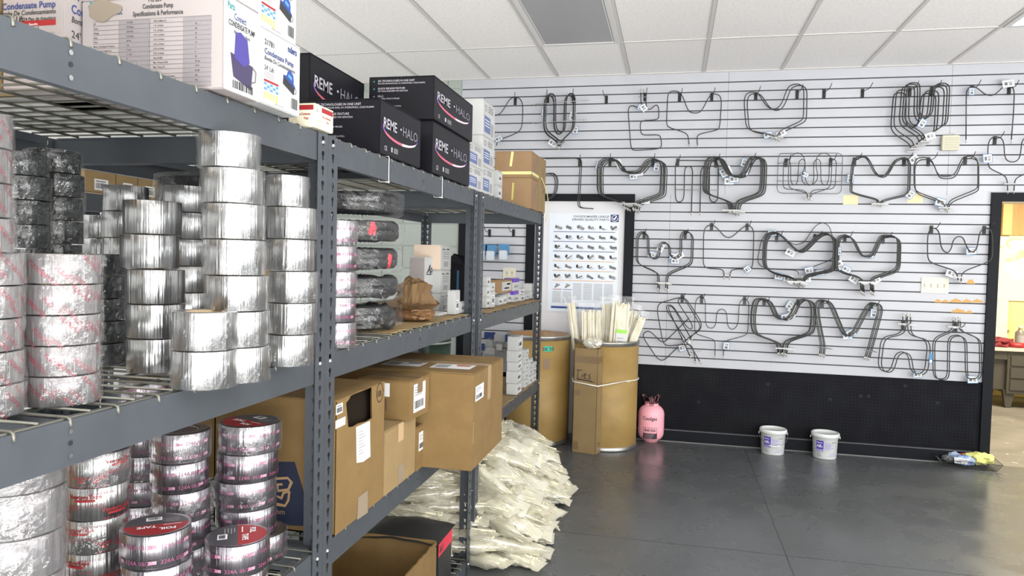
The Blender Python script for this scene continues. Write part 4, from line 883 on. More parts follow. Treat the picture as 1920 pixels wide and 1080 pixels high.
# --- black boxes, middle unit
def halo(b, front=True, cap=True):
    fr = b.side; w, h = b.d, b.h; mb = MB()
    cx_, cy_ = w * .48, h * .56; A, B = w * .42, h * .20; sl = -.18
    for f0, f1, mm in ((0, .32, ink_v), (.32, .58, M('ink_magenta', (.50, .10, .16), .4)), (.58, .82, M('ink_pink_white', (.75, .55, .62), .4)), (.82, 1, ink_v)):
        q = [PI * .72 + PI * 1.38 * (f0 + (f1 - f0) * k / 10) for k in range(11)]
        mb.line(fr, [(cx_ + A * math.cos(z), cy_ - h * .04 + B * math.sin(z)) for z in q], .0085, mm, .0008, wf=lambda t, f0=f0, f1=f1: .12 + .88 * math.sin(PI * (f0 + (f1 - f0) * t)))
    mb.build('arc_mark', b.t)
    mb = MB(); mb.text(fr, 'REME', w * .06, h * .50, h * .27, ink_si, bold=.01, sx=w * .36 / (h * .27 * 2.75), off=.0014); mb.rect(fr, w * .455, h * .585, w * .03, h * .04, ink_si, .0014); mb.text(fr, 'HALO', w * .51, h * .50, h * .27, M('ink_dim_silver', (.26, .25, .30), .35, .3), bold=.0, sx=w * .38 / (h * .27 * 2.6), off=.0014); mb.build('printed_name', b.t)
    if cap:
        mb = MB(); mb.text(fr, 'CE', w * .09, h * .09, h * .12, ink_si, bold=.01, sx=.9)
        mb.rect(fr, w * .25, h * .10, w * .03, h * .09, ink_si)
        for k in range(4): mb.rect(fr, w * .31, h * (.10 + k * .026), w * .10, h * .012, ink_lg)
        mb.build('approval_marks', b.t)
    if front:
        fr = b.near; w = b.w; mb = MB()
        for k, (l1, l2) in enumerate((('SIX TECHNOLOGIES IN ONE UNIT', 'PHI, PCO, BI-POLAR IONS, UV, HYDROPHILIC, COLD PLASMA'), ('QUICK RELEASE FEATURE', 'NO TOOLS REQUIRED FOR SERVICING'), ('KILLS', 'BACTERIA, MOLD & VIRUSES'), ('REDUCES', 'PARTICULATE, SMOKE & VOCs'), ('', 'NEUTRALIZES GERMS'))):
            yy = h * (.88 - k * .175)
            mb.text(fr, l1, w * .14, yy, h * .062, ink_si, sx=.95); mb.text(fr, l2, w * .14, yy - h * .055, h * .045, ink_si, sx=.95)
            mb.poly(fr, [(w * .08 + .0035 * math.cos(z), yy + .002 + .0035 * math.sin(z)) for z in [j * PI / 4 for j in range(8)]], (ink_t, ink_t, ink_g, ink_g, ink_g)[k], .0008)
        mb.build('printed_text', b.t)
Bx = carton('black_box', 'black box with a silver name and violet arc, front left on the top shelf', at_y(573, 200, 2.113).x, XF, 2.113, 2.48, ZT, .170, card_bk); halo(Bx)
Dx = carton('black_box', 'black box with a silver name, under its twin at the right', at_y(740, 330, 2.60).x, XF + .004, 2.60, 3.11, ZT, .195, card_bk); halo(Dx, False)
zc = at_x(810, 137, XF + .012).z
Cx = carton('black_box', 'black box topmost at the right, showing its list of six technologies', at_y(692, 160, 2.585).x, XF + .012, 2.585, 3.115, ZT + .197, zc - ZT - .197, card_bk, rz=.0); halo(Cx)
zA = at_x(581, 98, -1.17).z
A0 = carton('black_box', 'black box hidden low behind the front left black box', -1.45, -1.17, 2.17, 2.59, ZT, .13, card_bk)
Ax = carton('black_box', 'black box stacked higher behind, beside the white pump boxes', -1.45, -1.17, 2.167, 2.588, ZT + .132, zA - ZT - .132, card_bk); halo(Ax, False, False)
# --- white printed boxes beyond them
def white_print(b, seed, dark=True):
    rq = random.Random(seed)
    for fr, w_ in ((b.side, b.d), (b.near, b.w)):
        mb = MB(); h_ = b.h
        if fr is b.side or dark:
            mb.rect(fr, w_ * .10, h_ * .12, w_ * .5, h_ * .45, M('ink_slate'), .0007); mb.rect(fr, w_ * .66, h_ * .10, w_ * .2, h_ * .35, ink_lg)
            mb.line(fr, [(w_ * (.2 + .08 * math.cos(a_)), h_ * (.78 + .08 * math.sin(a_))) for a_ in [k * .7 for k in range(10)]], .003, ink_g)
            for k in range(3): mb.rect(fr, w_ * .42, h_ * (.86 - k * .07), w_ * .4, h_ * .03, ink_g)
            for k in range(3): mb.rect(fr, w_ * .14, h_ * (.45 - k * .08), w_ * .38, h_ * .02, ink_w, .0012)
        mb.build('printed_panel', b.t)
xw = -.915
yN = at_x(902, 352, xw).y; yFz = at_x(925, 360, xw).y; z_ = ZT
tops = [at_x(902, v, xw).z for v in (308, 250, 179)]; hs = [tops[0] - ZT, tops[1] - tops[0], tops[2] - tops[1]]
for k, h_ in enumerate(hs):
    b = carton('furnace_part_box', ('lowest', 'middle', 'topmost')[k] + ' white box with dark printed panels in the stack beside the black boxes', -1.12, xw, yN + .012, yFz, z_, h_ - .001, card_w, group='white printed boxes on the top shelf'); white_print(b, k, k == 9); z_ += h_
z_ = ZT; h0 = (at_x(880, 262, xw + .005).z - ZT) / 2
for k in range(2):
    b = carton('furnace_part_box', ('lower', 'upper') [k] + ' slim white printed box squeezed against the right black box', -1.08, xw + .005, 3.125, yN + .008, z_, h0 - .001, card_w, group='white printed boxes on the top shelf'); white_print(b, k + 5); z_ += h0
z_ = ZT; xs_ = -.93; ya, yb_ = at_x(933, 370, xs_).y, at_x(941, 375, xs_).y; h0 = (at_x(933, 318, xs_).z - ZT) / 2
for k in range(2):
    b = carton('small_parts_box', ('lower', 'upper')[k] + ' small pale box between the printed boxes and strapped cartons', -1.06, xs_, ya, yb_, z_, h0 - .001, card_w); lbl(b, 'side', b.d * .2, b.h * .3, b.d * .5, b.h * .45, 'bar', 3); z_ += h0
# strapped cartons
xs_ = XF + .03
ya = at_x(995, 392, xs_).y; yb_ = at_x(1008, 395, xs_).y; hT = at_x(995, 281, xs_).z - ZT; xl = at_y(927, 340, ya).x
T1a = carton('strapped_carton', 'lower tan carton strapped with yellow banding near the shelf end', xl, xs_, ya, yb_, ZT, hT * .54, kraft_pk); T1b = carton('strapped_carton', 'upper tan carton strapped with yellow banding near the shelf end', xl, xs_, ya, yb_, ZT + hT * .54 + .001, hT * .46, kraft_pk)
for b in (T1a, T1b):
    mb = MB()
    for k in range(5): mb.rect(b.side, b.d * .3, b.h * (.3 + k * .1), b.d * .4, b.h * .03, ink_g)
    mb.rect(b.side, b.d * .75, b.h * .78, b.d * .12, b.h * .12, ink_g); mb.build('printed_marks', b.t)
yc_ = yb_ + .012; T2 = carton('strapped_carton', 'narrow tan carton overhanging the shelf end, banded in yellow', xl + .1, xs_ + .01, yc_, yc_ + .20, ZT, at_x(1010, 293, xs_).z - ZT, kraft_l)
mb = MB()
for k in range(9): mb.rect(T2.side, T2.d * (.25 + .04 * (k % 3)), T2.h * (.1 + k * .085), T2.d * .14, T2.h * .035, ink_g)
mb.poly(T2.side, [(T2.d * (.72 + .12 * math.cos(q)), T2.h * (.40 + .05 * math.sin(q) * (1 + .3 * math.sin(3 * q)))) for q in [j * .7 for j in range(9)]], kraft_d, .001); mb.build('printed_marks', T2.t)
ym = M('yellow_strap', (.72, .68, .28), .4); mb = MB(); zs_ = ZT + hT * .62
for q in (0,):
    o = .003; mb.box((xl - o, ya - o, zs_ - .009), (xs_ + o, ya, zs_ + .009), ym); mb.box((xs_, ya - o, zs_ - .009), (xs_ + o, yb_ + o, zs_ + .009), ym); mb.box((xl - o, ya - o, zs_ - .009), (xl, yb_ + o, zs_ + .009), ym); mb.box((xl - o, yb_, zs_ - .009), (xs_ + o, yb_ + o, zs_ + .009), ym)
T3 = mb.build('yellow_strap'); tag(T3, 'flat yellow strap banding the two stacked tan cartons', 'strap')
mb = MB(); mb.tube(smooth_path([Vector((xs_ + .014, yc_ + .01, zs_)), Vector((xs_ + .02, yc_ + .08, zs_ - .03)), Vector((xs_ + .03, yc_ + .19, zs_ - .10)), Vector((xs_ + .03, yc_ + .23, zs_ - .2)), Vector((xs_ + .01, yc_ + .24, zs_ - .27))], .05), .003, ym, 6); o = mb.build('loose_strap'); tag(o, 'loose yellow strap end hanging past the shelf end', 'strap')
mb = MB()
mb.rect(T1b.near, T1b.w * .42, T1b.h * .42, .016, T1b.h * .56, ym, .001, -.12); mb.build('tape_strip', T1b.t)
mb = MB(); mb.rect(T1a.near, T1a.w * .48, T1a.h * .28, .012, T1a.h * .55, M('yellow_green_tape', (.50, .46, .12), .4), .001, -.04); mb.build('tape_strip', T1a.t)
# cartons at the back of the top shelf, seen from below through the wire
for i, (x0, x1, y0, y1, m_) in enumerate(((-1.72, -1.36, .25, .80, kraft), (-1.72, -1.36, .82, 1.30, kraft_l), (-1.72, -1.25, 1.34, 1.70, card_w))):
    carton('carton', ('brown carton farthest back on the nearest top shelf, seen through the wire', 'tan carton behind the pump boxes, seen from below through the wire', 'white carton at the back corner of the nearest top shelf')[i], x0, x1, y0, y1, ZT, .22, m_, tape=ptape)
# --- cardboard liners
for lb, x0, x1, y0, y1, z, rz in (('cardboard liner under the hose coils and paper bag on the middle shelf', -1.66, -.915, 2.28, 3.20, ZM, 0), ('cardboard liner under the small white boxes, middle level of the far unit', -1.62, -.885, 3.46, 4.76, 1.222 + DK, -.022), ('cardboard liner under the small boxes, lower level of the far unit', -1.62, -.885, 3.46, 4.76, .683 + DK, -.022)):
    mb = MB(); n = 24; top = []; 
    for k in range(n + 1):
        yy = y0 + (y1 - y0) * k / n; top.append((x1 + .006 * math.sin(k * 1.9) - .004, yy - y0, 0))
    vs = [(q[0] - x1, q[1], .003 + .002 * math.sin(i * .8)) for i, q in enumerate(top)] + [(x0 - x1, q[1], .003) for q in top] + [(q[0] - x1, q[1], 0.0) for q in top] + [(x0 - x1, q[1], 0) for q in top]
    m_ = n + 1; fs = []
    for k in range(n): fs += [(k, k + 1, m_ + k + 1, m_ + k), (2 * m_ + k, 3 * m_ + k, 3 * m_ + k + 1, 2 * m_ + k + 1), (k, 2 * m_ + k, 2 * m_ + k + 1, k + 1), (m_ + k, m_ + k + 1, 3 * m_ + k + 1, 3 * m_ + k)]
    fs += [(0, m_, 3 * m_, 2 * m_), (n, 2 * m_ + n, 3 * m_ + n, m_ + n)]
    mb.add(vs, fs, kraft_l); o = mb.build('cardboard_liner'); o.location = (x1, y0, z); o.rotation_euler = (0, 0, rz); tag(o, lb, 'cardboard')
ZMl = ZM + .005; ZM3 = 1.222 + DK + .006; ZW3 = .683 + DK + .006

# ------------------------------------------------------------------ tape rolls
def roll_meshes(kind, r, h):
    """meshes of one roll: body, core, printed marks"""
    ms = {}
    mat = {'foil': foil, 'flex': foil_w, 'black': blk_t, 'label': foil_v, 'venture': foil, 'duct': foil_w}[kind]
    ri = r * .62; hh = h - .0014
    prof = [(ri, .001), (r - .001, .001), (r, .002), (r, hh * .33), (r + .0004, hh * .34), (r, hh * .66), (r, hh - .001), (r - .001, hh), (ri, hh)]
    mb = MB(); mb.lathe(prof, mat, 48, close=False, jit=lambda t, z: .0006 * math.sin(t * 3 + 1) + .0004 * math.sin(t * 7)); ms['tape_winding'] = mb
    mb = MB(); mb.lathe([(ri, 0.001), (ri, hh), (ri - .003, hh), (ri - .003, .001)], core_m, 40, close=True); ms['core'] = mb
    mb = MB()
    if kind == 'flex':
        for k in range(9):
            a = k * 2 * PI / 9; mb.ctext('FLEXFIX', r, a, hh * (.25 + .4 * ((k * 5) % 3) / 2), .0105, M('ink_dull_red', (.25, .04, .06), .5), bold=.01, rot=-.75)
            mb.ctext('FLEXFIX', r, a + .30, hh * (.15 + .5 * ((k * 7) % 4) / 3), .0095, M('ink_dull_red'), bold=.0, rot=-.75)
            mb.crect(r, a + .5, a + .52, hh * .15, hh * .8, ink_lg); mb.crect(r, a + .15, a + .155, hh * .1, hh * .9, ink_g)
    if kind == 'venture':
        for k in range(6):
            a = k * 2 * PI / 6 + .2; z = hh * (.62 if k % 2 else .18)
            mb.crect(r, a - .33, a + .33, z - .002, z + .003, ink_r); mb.ctext('VentureTape', r, a, z + .005, .0125, ink_r, bold=.02); mb.ctext('1581A  UL 181B-FX', r, a + .05, z - .013, .0085, M('ink_dull_red'), bold=.0)
            mb.ctext('WEATHER 050', r, a + .55, z + .012, .0075, M('ink_dull_red'), bold=.0)
    if kind == 'label':
        pr = M('ink_plum', (.26, .06, .14), .5)
        for k in range(6):
            a = k * 2 * PI / 6
            for z in (.16, .62):
                mb.ctext('324A', r, a, hh * z, .0125, pr); mb.crect(r, a - .52, a - .30, hh * z + .001, hh * z + .008, M('ink_pale_plum', (.36, .20, .27), .5)); mb.ctext('05/20', r, a + .45, hh * z, .0115, pr)
    if kind == 'duct':
        for k in range(7):
            a = k * 2 * PI / 7
            for j in range(4): mb.ctext('UL 181 B FX  AIR', r, a + .05 * j, hh * .62 - j * .0085, .0075, ink_g, rot=-.55)
    if mb.v: ms['printed_marks'] = mb
    return ms
def label_disc(r, h):
    mb = MB(); z = h + .0002; a, b = r * .62 - .004, r * .93
    ro = r * .90; mb.disc(0.001, ro, z, ink_r, 40, a0=.2, a1=PI + .2); mb.disc(.001, ro, z, M('ink_charcoal', (.05, .05, .06), .45), 40, a0=PI + .2, a1=2 * PI + .2)
    mb.disc(ro, r * .985, z, foil_v, 40)
    fr = (Vector((0, 0, z)), Vector((math.cos(.2), math.sin(.2), 0)), Vector((-math.sin(.2), math.cos(.2), 0)), Vector((0, 0, 1)))
    mb.text(fr, 'FOIL', -r * .55, r * .38, r * .26, ink_w, bold=.03, sx=.9); mb.text(fr, 'TAPE', r * .0, r * .14, r * .26, ink_w, bold=.03, sx=.9); mb.rect(fr, -r * .7, r * .12, r * .5, r * .035, ink_w)
    mb.rect(fr, -r * .15, -r * .62, r * .45, r * .3, ink_w); barcode(mb, fr, -r * .10, -r * .58, r * .35, r * .2, seed=2)
    for k in range(4): mb.rect(fr, -r * .65, -r * (.12 + k * .1), r * (.4 + .1 * (k % 2)), r * .035, ink_lg)
    return mb
def wrap_shell(r, h, seed, amp=.006, mat=film):
    mb = MB(); rq = random.Random(seed); o = seed * 3.3
    def j(t, z): 
        n = noise.noise(Vector((math.cos(t) * 2.2 + o, math.sin(t) * 2.2, z * 38))); n2 = noise.noise(Vector((math.cos(t) * 6 + o, math.sin(t) * 6, z * 90)))
        return .0022 + amp * max(0, n) + amp * .5 * abs(n2)
    n = max(5, int(h / .009)); mb.lathe([(r, .001 + (h - .002) * i / n) for i in range(n + 1)], mat, 64, jit=j, smooth=False); return mb
PROTO = {}
def roll(kind, r, h, pos, rz, label, group, wrap=False, top=None, name='tape_roll'):
    k = (kind, round(r, 4), round(h, 4))
    if k not in PROTO:
        PROTO[k] = {}
        for nm, mb in roll_meshes(kind, r, h).items():
            o = mb.build(nm); PROTO[k][nm] = o.data; bpy.data.objects.remove(o)
    t = thing(name, label, 'tape roll', pos, rz, group)
    for nm, me in PROTO[k].items():
        o = bpy.data.objects.new(nm, me); COL.objects.link(o); o.parent = t
    if top == 'disc': label_disc(r, h).build('label_disc', t)
    if top == 'plug':
        mb = MB(); mb.disc(.0, r * .63, h - .003, M('dark_disc', (.07, .05, .05), .5), 32); mb.disc(r * .63, r * .93, h + .0002, M('brown_disc', (.10, .075, .07), .45), 40); mb.build('label_disc', t)
    if wrap: wrap_shell(r, h, int(abs(pos[0] * 1000) + pos[2] * 977) % 97, .005 if wrap is True else wrap, film if kind != 'flex' else film_d).build('plastic_wrap', t)
    return t
ORD = ['topmost', 'second', 'third', 'fourth', 'fifth', 'sixth', 'seventh', 'eighth', 'ninth']
def stack(kind, c, r, h, z0, n, desc, group, wrap=False, top=None, jit=.004, shifts=None, seed=1):
    rq = random.Random(seed * 13 + n)
    for k in range(n):
        i = n - 1 - k; o = ORD[i]
        lb = (f'{o} roll of {desc}' if i == 0 else f'{o} roll from the top of {desc}') if n > 1 else f'single roll on {desc}'
        dx, dy = (rq.uniform(-jit, jit), rq.uniform(-jit, jit))
        if shifts and k < len(shifts): dx += shifts[k][0]; dy += shifts[k][1]
        roll(kind, r, h, (c[0] + dx, c[1] + dy, z0 + k * h), rq.uniform(0, 6.28), lb, group, wrap and (k % 2 == 0 or wrap == 'all'), top if i == 0 else None)
h3 = .0735; G1 = 'silver foil tape rolls on the middle shelf'
sc_ = lambda x, y: (x * .9, y * .9)
def SC2(uL, uR, v, r): c = cyl_c(uL, uR, v, r); return (c.x, c.y)
stack('foil', SC2(235, 347, 600, .058), .058, h3, ZM, 4, 'the bare foil stack with dark reflections, front left', G1, False, seed=1, shifts=[(0, 0), (0, 0), (0, 0), (-.022, .008)])
cD = SC2(235, 347, 600, .058)
roll('foil', .058, h3, (cD[0] - .018, cD[1] + .012, ZM + 4 * h3), 1.1, 'foil roll crowning the bare stack at the front left', G1)
stack('foil', SC2(326, 449, 630, .0585), .0585, h3, ZM, 2, 'the short two-roll foil stack at the very front', G1, 'all', seed=2)
h7 = (1.737 - ZM) / 7 - .0003
cF = SC2(384, 499, 560, .0585); cF = (cF[0], cF[1])
stack('foil', cF, .0585, h7, ZM, 7, 'the tallest foil stack touching the shelf above', G1, 'all', seed=3, shifts=[(.006, .002), (.004, 0), (0, 0), (-.002, 0), (-.006, 0), (-.014, .004), (-.022, .006)], jit=.002)
cG = SC2(500, 590, 560, .0540); stack('foil', cG, .054, h3, ZM, 5, 'the foil stack against the blue-grey post', G1, 'all', seed=4)
roll('foil', .048, h3, (cG[0] - .012, cG[1] - .004, ZM + 5 * h3), .4, 'smaller foil roll topping the stack against the post', G1, True)
stack('foil', SC2(306, 392, 460, .0585), .0585, h3, ZM, 6, 'the foil stack half hidden left of the tallest one', G1, False, seed=5)
stack('foil', SC2(190, 277, 420, .058), .058, h3, ZM, 6, 'the rear foil stack left of the bare front stack', G1, False, seed=6)
stack('foil', SC2(147, 226, 440, .058), .058, h3, ZM, 5, 'the rearmost foil stack beside the black tapes', G1, False, seed=7)
G2 = 'printed silver tape rolls in loose film'
h2_ = .0502
cB = (-1.006, 1.023); stack('flex', cB, .0585, h2_, ZM, 5, 'the red-printed silver stack at the shelf front', G2, 'all', seed=8, jit=.002)
stack('flex', (-1.039, .901), .0585, h2_, ZM, 9, 'the film-wrapped silver stack cut by the left edge', G2, 'all', seed=9, jit=.002, shifts=[(0, 0)] * 5 + [(.030, -.045)] * 4)
G3 = 'black tape rolls in clear film'
stack('black', (-1.272, 1.395), .056, h2_, ZM, 5, 'the black stack right behind the red-printed stack', G3, 'all', seed=10)
for cc_, n_, hh_, nm_ in (((-1.385, 1.302), 9, .0515, 'left black column behind the red-printed stack'), ((-1.413, 1.423), 9, .0540, 'right black column at the back')):
    for k in range(n_): roll('black', .056, hh_, (cc_[0] + (.003 if k % 2 else -.002), cc_[1] - .003 * (k % 3), ZM + k * hh_), k, ORD[n_ - 1 - k] + (' roll of the ' if k == n_ - 1 else ' roll from the top of the ') + nm_, G3, k > 3)
# --- lower shelf
G4 = 'violet-printed foil tape rolls'
hL = .0705
def LS(c, k=1.0): return (c[0] * k, c[1] * k)
r5 = .0738; stack('label', SC2(406, 521, 850, r5), r5, .0712, ZW, 5, 'the tallest violet-printed stack near the post', G4, True, 'disc', seed=11, shifts=[(.02, .012), (0, 0), (-.004, 0), (.004, 0), (.006, 0)], jit=.002)
r4 = .0650; stack('label', SC2(283, 393, 880, r4), r4, hL, ZW, 5, 'the violet-printed stack with a brown top disc', G4, True, 'plug', seed=12)
r6 = .0680; stack('label', SC2(222, 358, 1050, r6), r6, hL, ZW, 3, 'the low front stack with a red and black label', G4, False, 'disc', seed=13)
r7 = .0695; stack('label', SC2(383, 505, 1060, r7), r7, hL, ZW, 2, 'the lowest stack with a red and black label', G4, False, 'disc', seed=14)
c = SC2(222, 322, 900, .068); stack('label', c, .068, hL, ZW, 6, 'the violet-printed stack hidden behind the others', G4, True, None, seed=15)
c = SC2(118, 242, 950, .0625); stack('venture', c, .0625, hL, ZW, 6, 'the stack printed in red at the lower shelf left', 'red-printed foil tape rolls', True, seed=16, jit=.002)
c = SC2(-60, 124, 1000, .0700); stack('duct', c, .0700, .075, ZW, 6, 'the film-wrapped stack in the lower left corner', 'grey-printed silver tape rolls in film', 'all', seed=17, jit=.002)
# --- beside the hose coils, middle unit
def by_right(uR, v, r, y):
    d = ray(uR, v).xy.normalized(); x = d.x / d.y * y - r / d.y
    return (x, y)
c = by_right(668, 560, .0525, 1.895); stack('label', c, .0525, .0716, ZM, 5, 'the violet-printed stack just right of the post', 'violet-printed tape rolls beside the hose coils', True, seed=18, jit=.0015)

# ------------------------------------------------------------------ bagged hose coils
hx, hy = -1.115, 2.33; zz = ZMl
for k in range(5):
    R_ = .178; hh = (1.728 - ZMl) / 5; r_ = hh / 3.95
    t = thing('hose_coil', f'{ORD[4 - k]} bagged coil of ribbed black hose' + (' on the pile' if k == 4 else ' from the top of the pile'), 'hose coil', (hx + .006 * (k % 2), hy + .006 * ((k + 1) % 2), zz + k * hh), k * .9, 'bagged black hose coils')
    mb = MB(); pts = []; n = 150; turns = 2.0
    for i in range(n):
        a = 2 * PI * turns * i / n; pts.append(Vector(((R_ - r_) * math.cos(a), (R_ - r_) * math.sin(a), r_ + .002 + (hh - 2 * r_ - .006) * i / n)))
    mb.tube(pts, r_, hose_m, 9, rf=lambda q: r_ * (1 + .07 * (1 if int(q * n) % 2 else -1))); 
    pts = [Vector(((R_ - 3.2 * r_) * math.cos(2 * PI * turns * i / n + 1), (R_ - 3.2 * r_) * math.sin(2 * PI * turns * i / n + 1), r_ + .002 + (hh - 2 * r_ - .006) * i / n)) for i in range(n)]
    mb.tube(pts, r_, hose_m, 9, rf=lambda q: r_ * (1 + .07 * (1 if int(q * n) % 2 else -1))); mb.build('ribbed_hose', t)
    if k in (2, 3):
        mb = MB(); crumple(mb, (R_ * .93 * math.cos(-.9 - k * .9 + (.75 if k == 2 else .25)), R_ * .93 * math.sin(-.9 - k * .9 + (.75 if k == 2 else .25)), hh * .5), (.018, .018, .028), M('red_fitting', (.55, .03, .05), .35), k, .3, 2, -1); mb.build('red_tag', t)
    mb = MB(); o = k * 5.1
    def jj(a, z, o=o): return max(-.002, .007 * noise.noise(Vector((math.cos(a) * 2 + o, math.sin(a) * 2, z * 25)))) + .006 * abs(noise.noise(Vector((math.cos(a) * 7 + o, math.sin(a) * 7, z * 60)))) + (.035 * max(0, math.cos(a - (.9 - k * .9))) ** 8)
    prof = [(.03, hh * .97), (R_ * .6, hh * .99), (R_ * .9, hh * .96)] + [(R_ + .001, hh * (.85 - .7 * i / 6)) for i in range(7)] + [(R_ * .9, .002), (.03, .002)]
    mb.lathe(prof, film_h, 72, smooth=False, jit=lambda a, z: jj(a, z)); mb.build('plastic_bag', t)
# dark bagged coil glimpsed behind the foil stacks
t = thing('hose_coil', 'bagged black hose coil glimpsed behind the foil stacks, under the top shelf', 'hose coil', (-1.42, 2.12, 1.45)); 
mb = MB(); mb.lathe([(0, 0), (.17, 0), (.19, .05), (.19, .12), (.18, .20), (0, .21)], hose_m, 40, smooth=False, jit=lambda a, z: .006 * math.sin(a * 40)); mb.build('ribbed_hose', t)
mb = MB(); mb.lathe([(0, -.001), (.18, -.001), (.2, .1), (.19, .21), (0, .225)], film_d, 48, smooth=False, jit=lambda a, z: .012 * abs(noise.noise(Vector((math.cos(a) * 5, math.sin(a) * 5, z * 40))))); mb.build('plastic_bag', t)
t.location = (-1.42, 2.06, 1.235 + .285)
carton('carton', 'plain carton under the coil glimpsed behind the foil stacks', -1.62, -1.26, 1.90, 2.10, ZM, .285, kraft_l, tape=ptape)

# ------------------------------------------------------------------ crumpled paper bag
pb = at_z(795, 604, ZMl); bx, byy = pb.x - .065, pb.y + .05
bagm = M('brown_paper', (0.149, 0.087, 0.035), .75, 0, var=((0.112, 0.061, 0.022), 9, .35, .7), bump=(30, .3)); bagi = M('brown_paper_shiny', (0.176, 0.092, 0.040), .3)
t = thing('paper_bag', 'crumpled open brown paper bag between the hose coils and white boxes', 'paper bag', (bx, byy, ZMl))
mb = MB(); crumple(mb, (0, 0, .028), (.085, .085, .034), bagi, 11, .18, 4, .0, 2.2); mb.build('bag_base', t)
mb = MB(); n = 40; vs = []; fs = []
rings = [(.070, .045), (.10, .060), (.115, .075), (.085, .070), (.065, .11), (.070, .145), (.03, .15)]
for i, (rr_, z) in enumerate(rings):
    for k in range(n):
        a = 2 * PI * k / n; q = rr_ * (1 + .30 * noise.noise(Vector((math.cos(a) * 2.5, math.sin(a) * 2.5, i * .9 + 3)))); zz_ = z * (1 + .22 * noise.noise(Vector((math.cos(a) * 2.2 + 7, math.sin(a) * 2.2, i * .7))))
        vs.append((q * math.cos(a) * .95, q * math.sin(a) * 1.0, zz_))
for i in range(len(rings) - 1):
    for k in range(n): l = (k + 1) % n; fs.append((i * n + k, i * n + l, (i + 1) * n + l, (i + 1) * n + k))
mb.add(vs, fs, bagm); mb.build('folded_rim', t)
mb = MB(); crumple(mb, (-.01, .015, .115), (.055, .06, .050), bagm, 21, .38, 4, .05, 2.6); mb.build('crumpled_top', t)

# ------------------------------------------------------------------ boxes behind the bag (middle level, middle unit)
def pb2(name, label, z0, uL, uC, uF, vB, vT, m=card_w, xc=None, **k):
    a = px(z0, uL, uC, uF, vB, vT, xc=xc); return carton(name, label, a[0], a[1], a[2], a[3], z0, a[5], m, **k), a
b, a = pb2('filter_box', 'white box with a printed logo leaning behind the paper bag', ZMl, 766, 795, 818, 603, 482, xc=-1.10)
mb = MB(); mb.text(b.side, 'Aprel', b.d * .2, b.h * .72, b.d * .30, ink, bold=.02, shear=.3); mb.rect(b.side, b.d * .12, b.h * .685, b.d * .75, .004, ink); mb.line(b.side, [(b.d * .1, b.h * .70), (b.d * .45, b.h * .86)], .004, ink); mb.poly(b.side, [(b.d * .62, b.h * .5), (b.d * .8, b.h * .42), (b.d * .7, b.h * .6)], ink, .001); mb.rect(b.side, b.d * .12, b.h * .34, b.d * .76, .010, M('ink_slate')); mb.build('logo', b.t)
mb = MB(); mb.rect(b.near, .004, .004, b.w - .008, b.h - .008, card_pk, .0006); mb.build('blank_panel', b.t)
x_ = -1.06; yc_ = at_x(824, 600, x_).y; yf_ = at_x(843, 600, x_).y; z_ = ZMl
for k, v in enumerate((550, 506, 459)):
    zt_ = at_x(826, v, x_).z; xl = at_y((800, 800, 776)[k], v, yc_).x
    b = carton('heater_part_box', ('lowest', 'middle', 'topmost')[k] + ' labelled white box of the column behind the paper bag', xl, x_, yc_, yf_, z_, zt_ - z_ - .001, (card_w, card_w, kraft_pk)[k] if k < 2 else M('pink_card', (.62, .50, .40), .7))
    mb = MB(); 
    if k == 2: mb.rect(b.side, .001, .001, b.d - .002, b.h - .002, card_w, .0005)
    mb.text(b.side, 'Titan   OEM', b.d * .12, b.h * .80, b.h * .10, ink, bold=.02, sx=b.d * .75 / (b.h * .1 * 5.6))
    for j in range(4): mb.rect(b.side, b.d * .2, b.h * (.7 - j * .08), b.d * .6, b.h * .02, ink_g)
    mb.rect(b.side, b.d * .3, b.h * .12, b.d * .4, b.h * .22, ink_lg); mb.build('printed_text', b.t); z_ = zt_
b, a = pb2('thermostat_box', 'low white box in front of the labelled column, beside the paper bag', ZMl, 800, 822, 838, 600, 588, xc=-.99)
lbl(b, 'side', b.d * .5, b.h * .2, b.d * .35, b.h * .6, 'bar', 5)
b, a = pb2('thermostat_box', 'white box with a side label right of the paper bag', ZMl, 838, 853, 862, 590, 545)
lbl(b, 'side', b.d * .2, b.h * .2, b.d * .5, b.h * .4, 'bar', 6)
b, a = pb2('thermostat_box', 'smallest white box beside the middle post', ZMl, 859, 861, 873, 588, 566)
lbl(b, 'side', b.d * .3, b.h * .2, b.d * .5, b.h * .5, 'bar', 7)
b, a = pb2('black_blue_box', 'black box with a blue arrow behind the white boxes at the post', ZMl, 842, 872, 887, 592, 500, card_bk, xc=-1.07)
mb = MB(); mb.poly(b.side, [(b.d * .05, b.h * .65), (b.d * .4, b.h * .95), (b.d * .95, b.h * .95), (b.d * .95, b.h * .82), (b.d * .5, b.h * .8), (b.d * .3, b.h * .6)], ink_lb, .001); mb.text(b.side, 'GH', b.d * .2, b.h * .45, b.h * .14, ink_w, bold=.02, sx=.6); mb.rect(b.side, 0, 0, b.d, b.h * .2, M('ink_mid_blue', (.06, .20, .45), .4), .0006); mb.build('printed_art', b.t)
mb = MB(); 
for j in range(2): mb.rect(b.near, b.w * (.45 + j * .08), b.h * .4, b.w * .03, b.h * .5, ink_lb, .001)
mb.rect(b.near, b.w * .3, b.h * .05, b.w * .1, b.h * .2, ink_w); mb.build('side_text', b.t)
mb = MB(); mb.add([(-.06, 0, 0), (.06, 0, 0), (.05, .02, .05), (-.03, .02, .07), (-.06, .0, .03)], [(0, 1, 2, 3, 4), (4, 3, 2, 1, 0)], card_bk); o = mb.build('open_flap', b.t); o.location = (-.01, -b.d * .3, b.h)

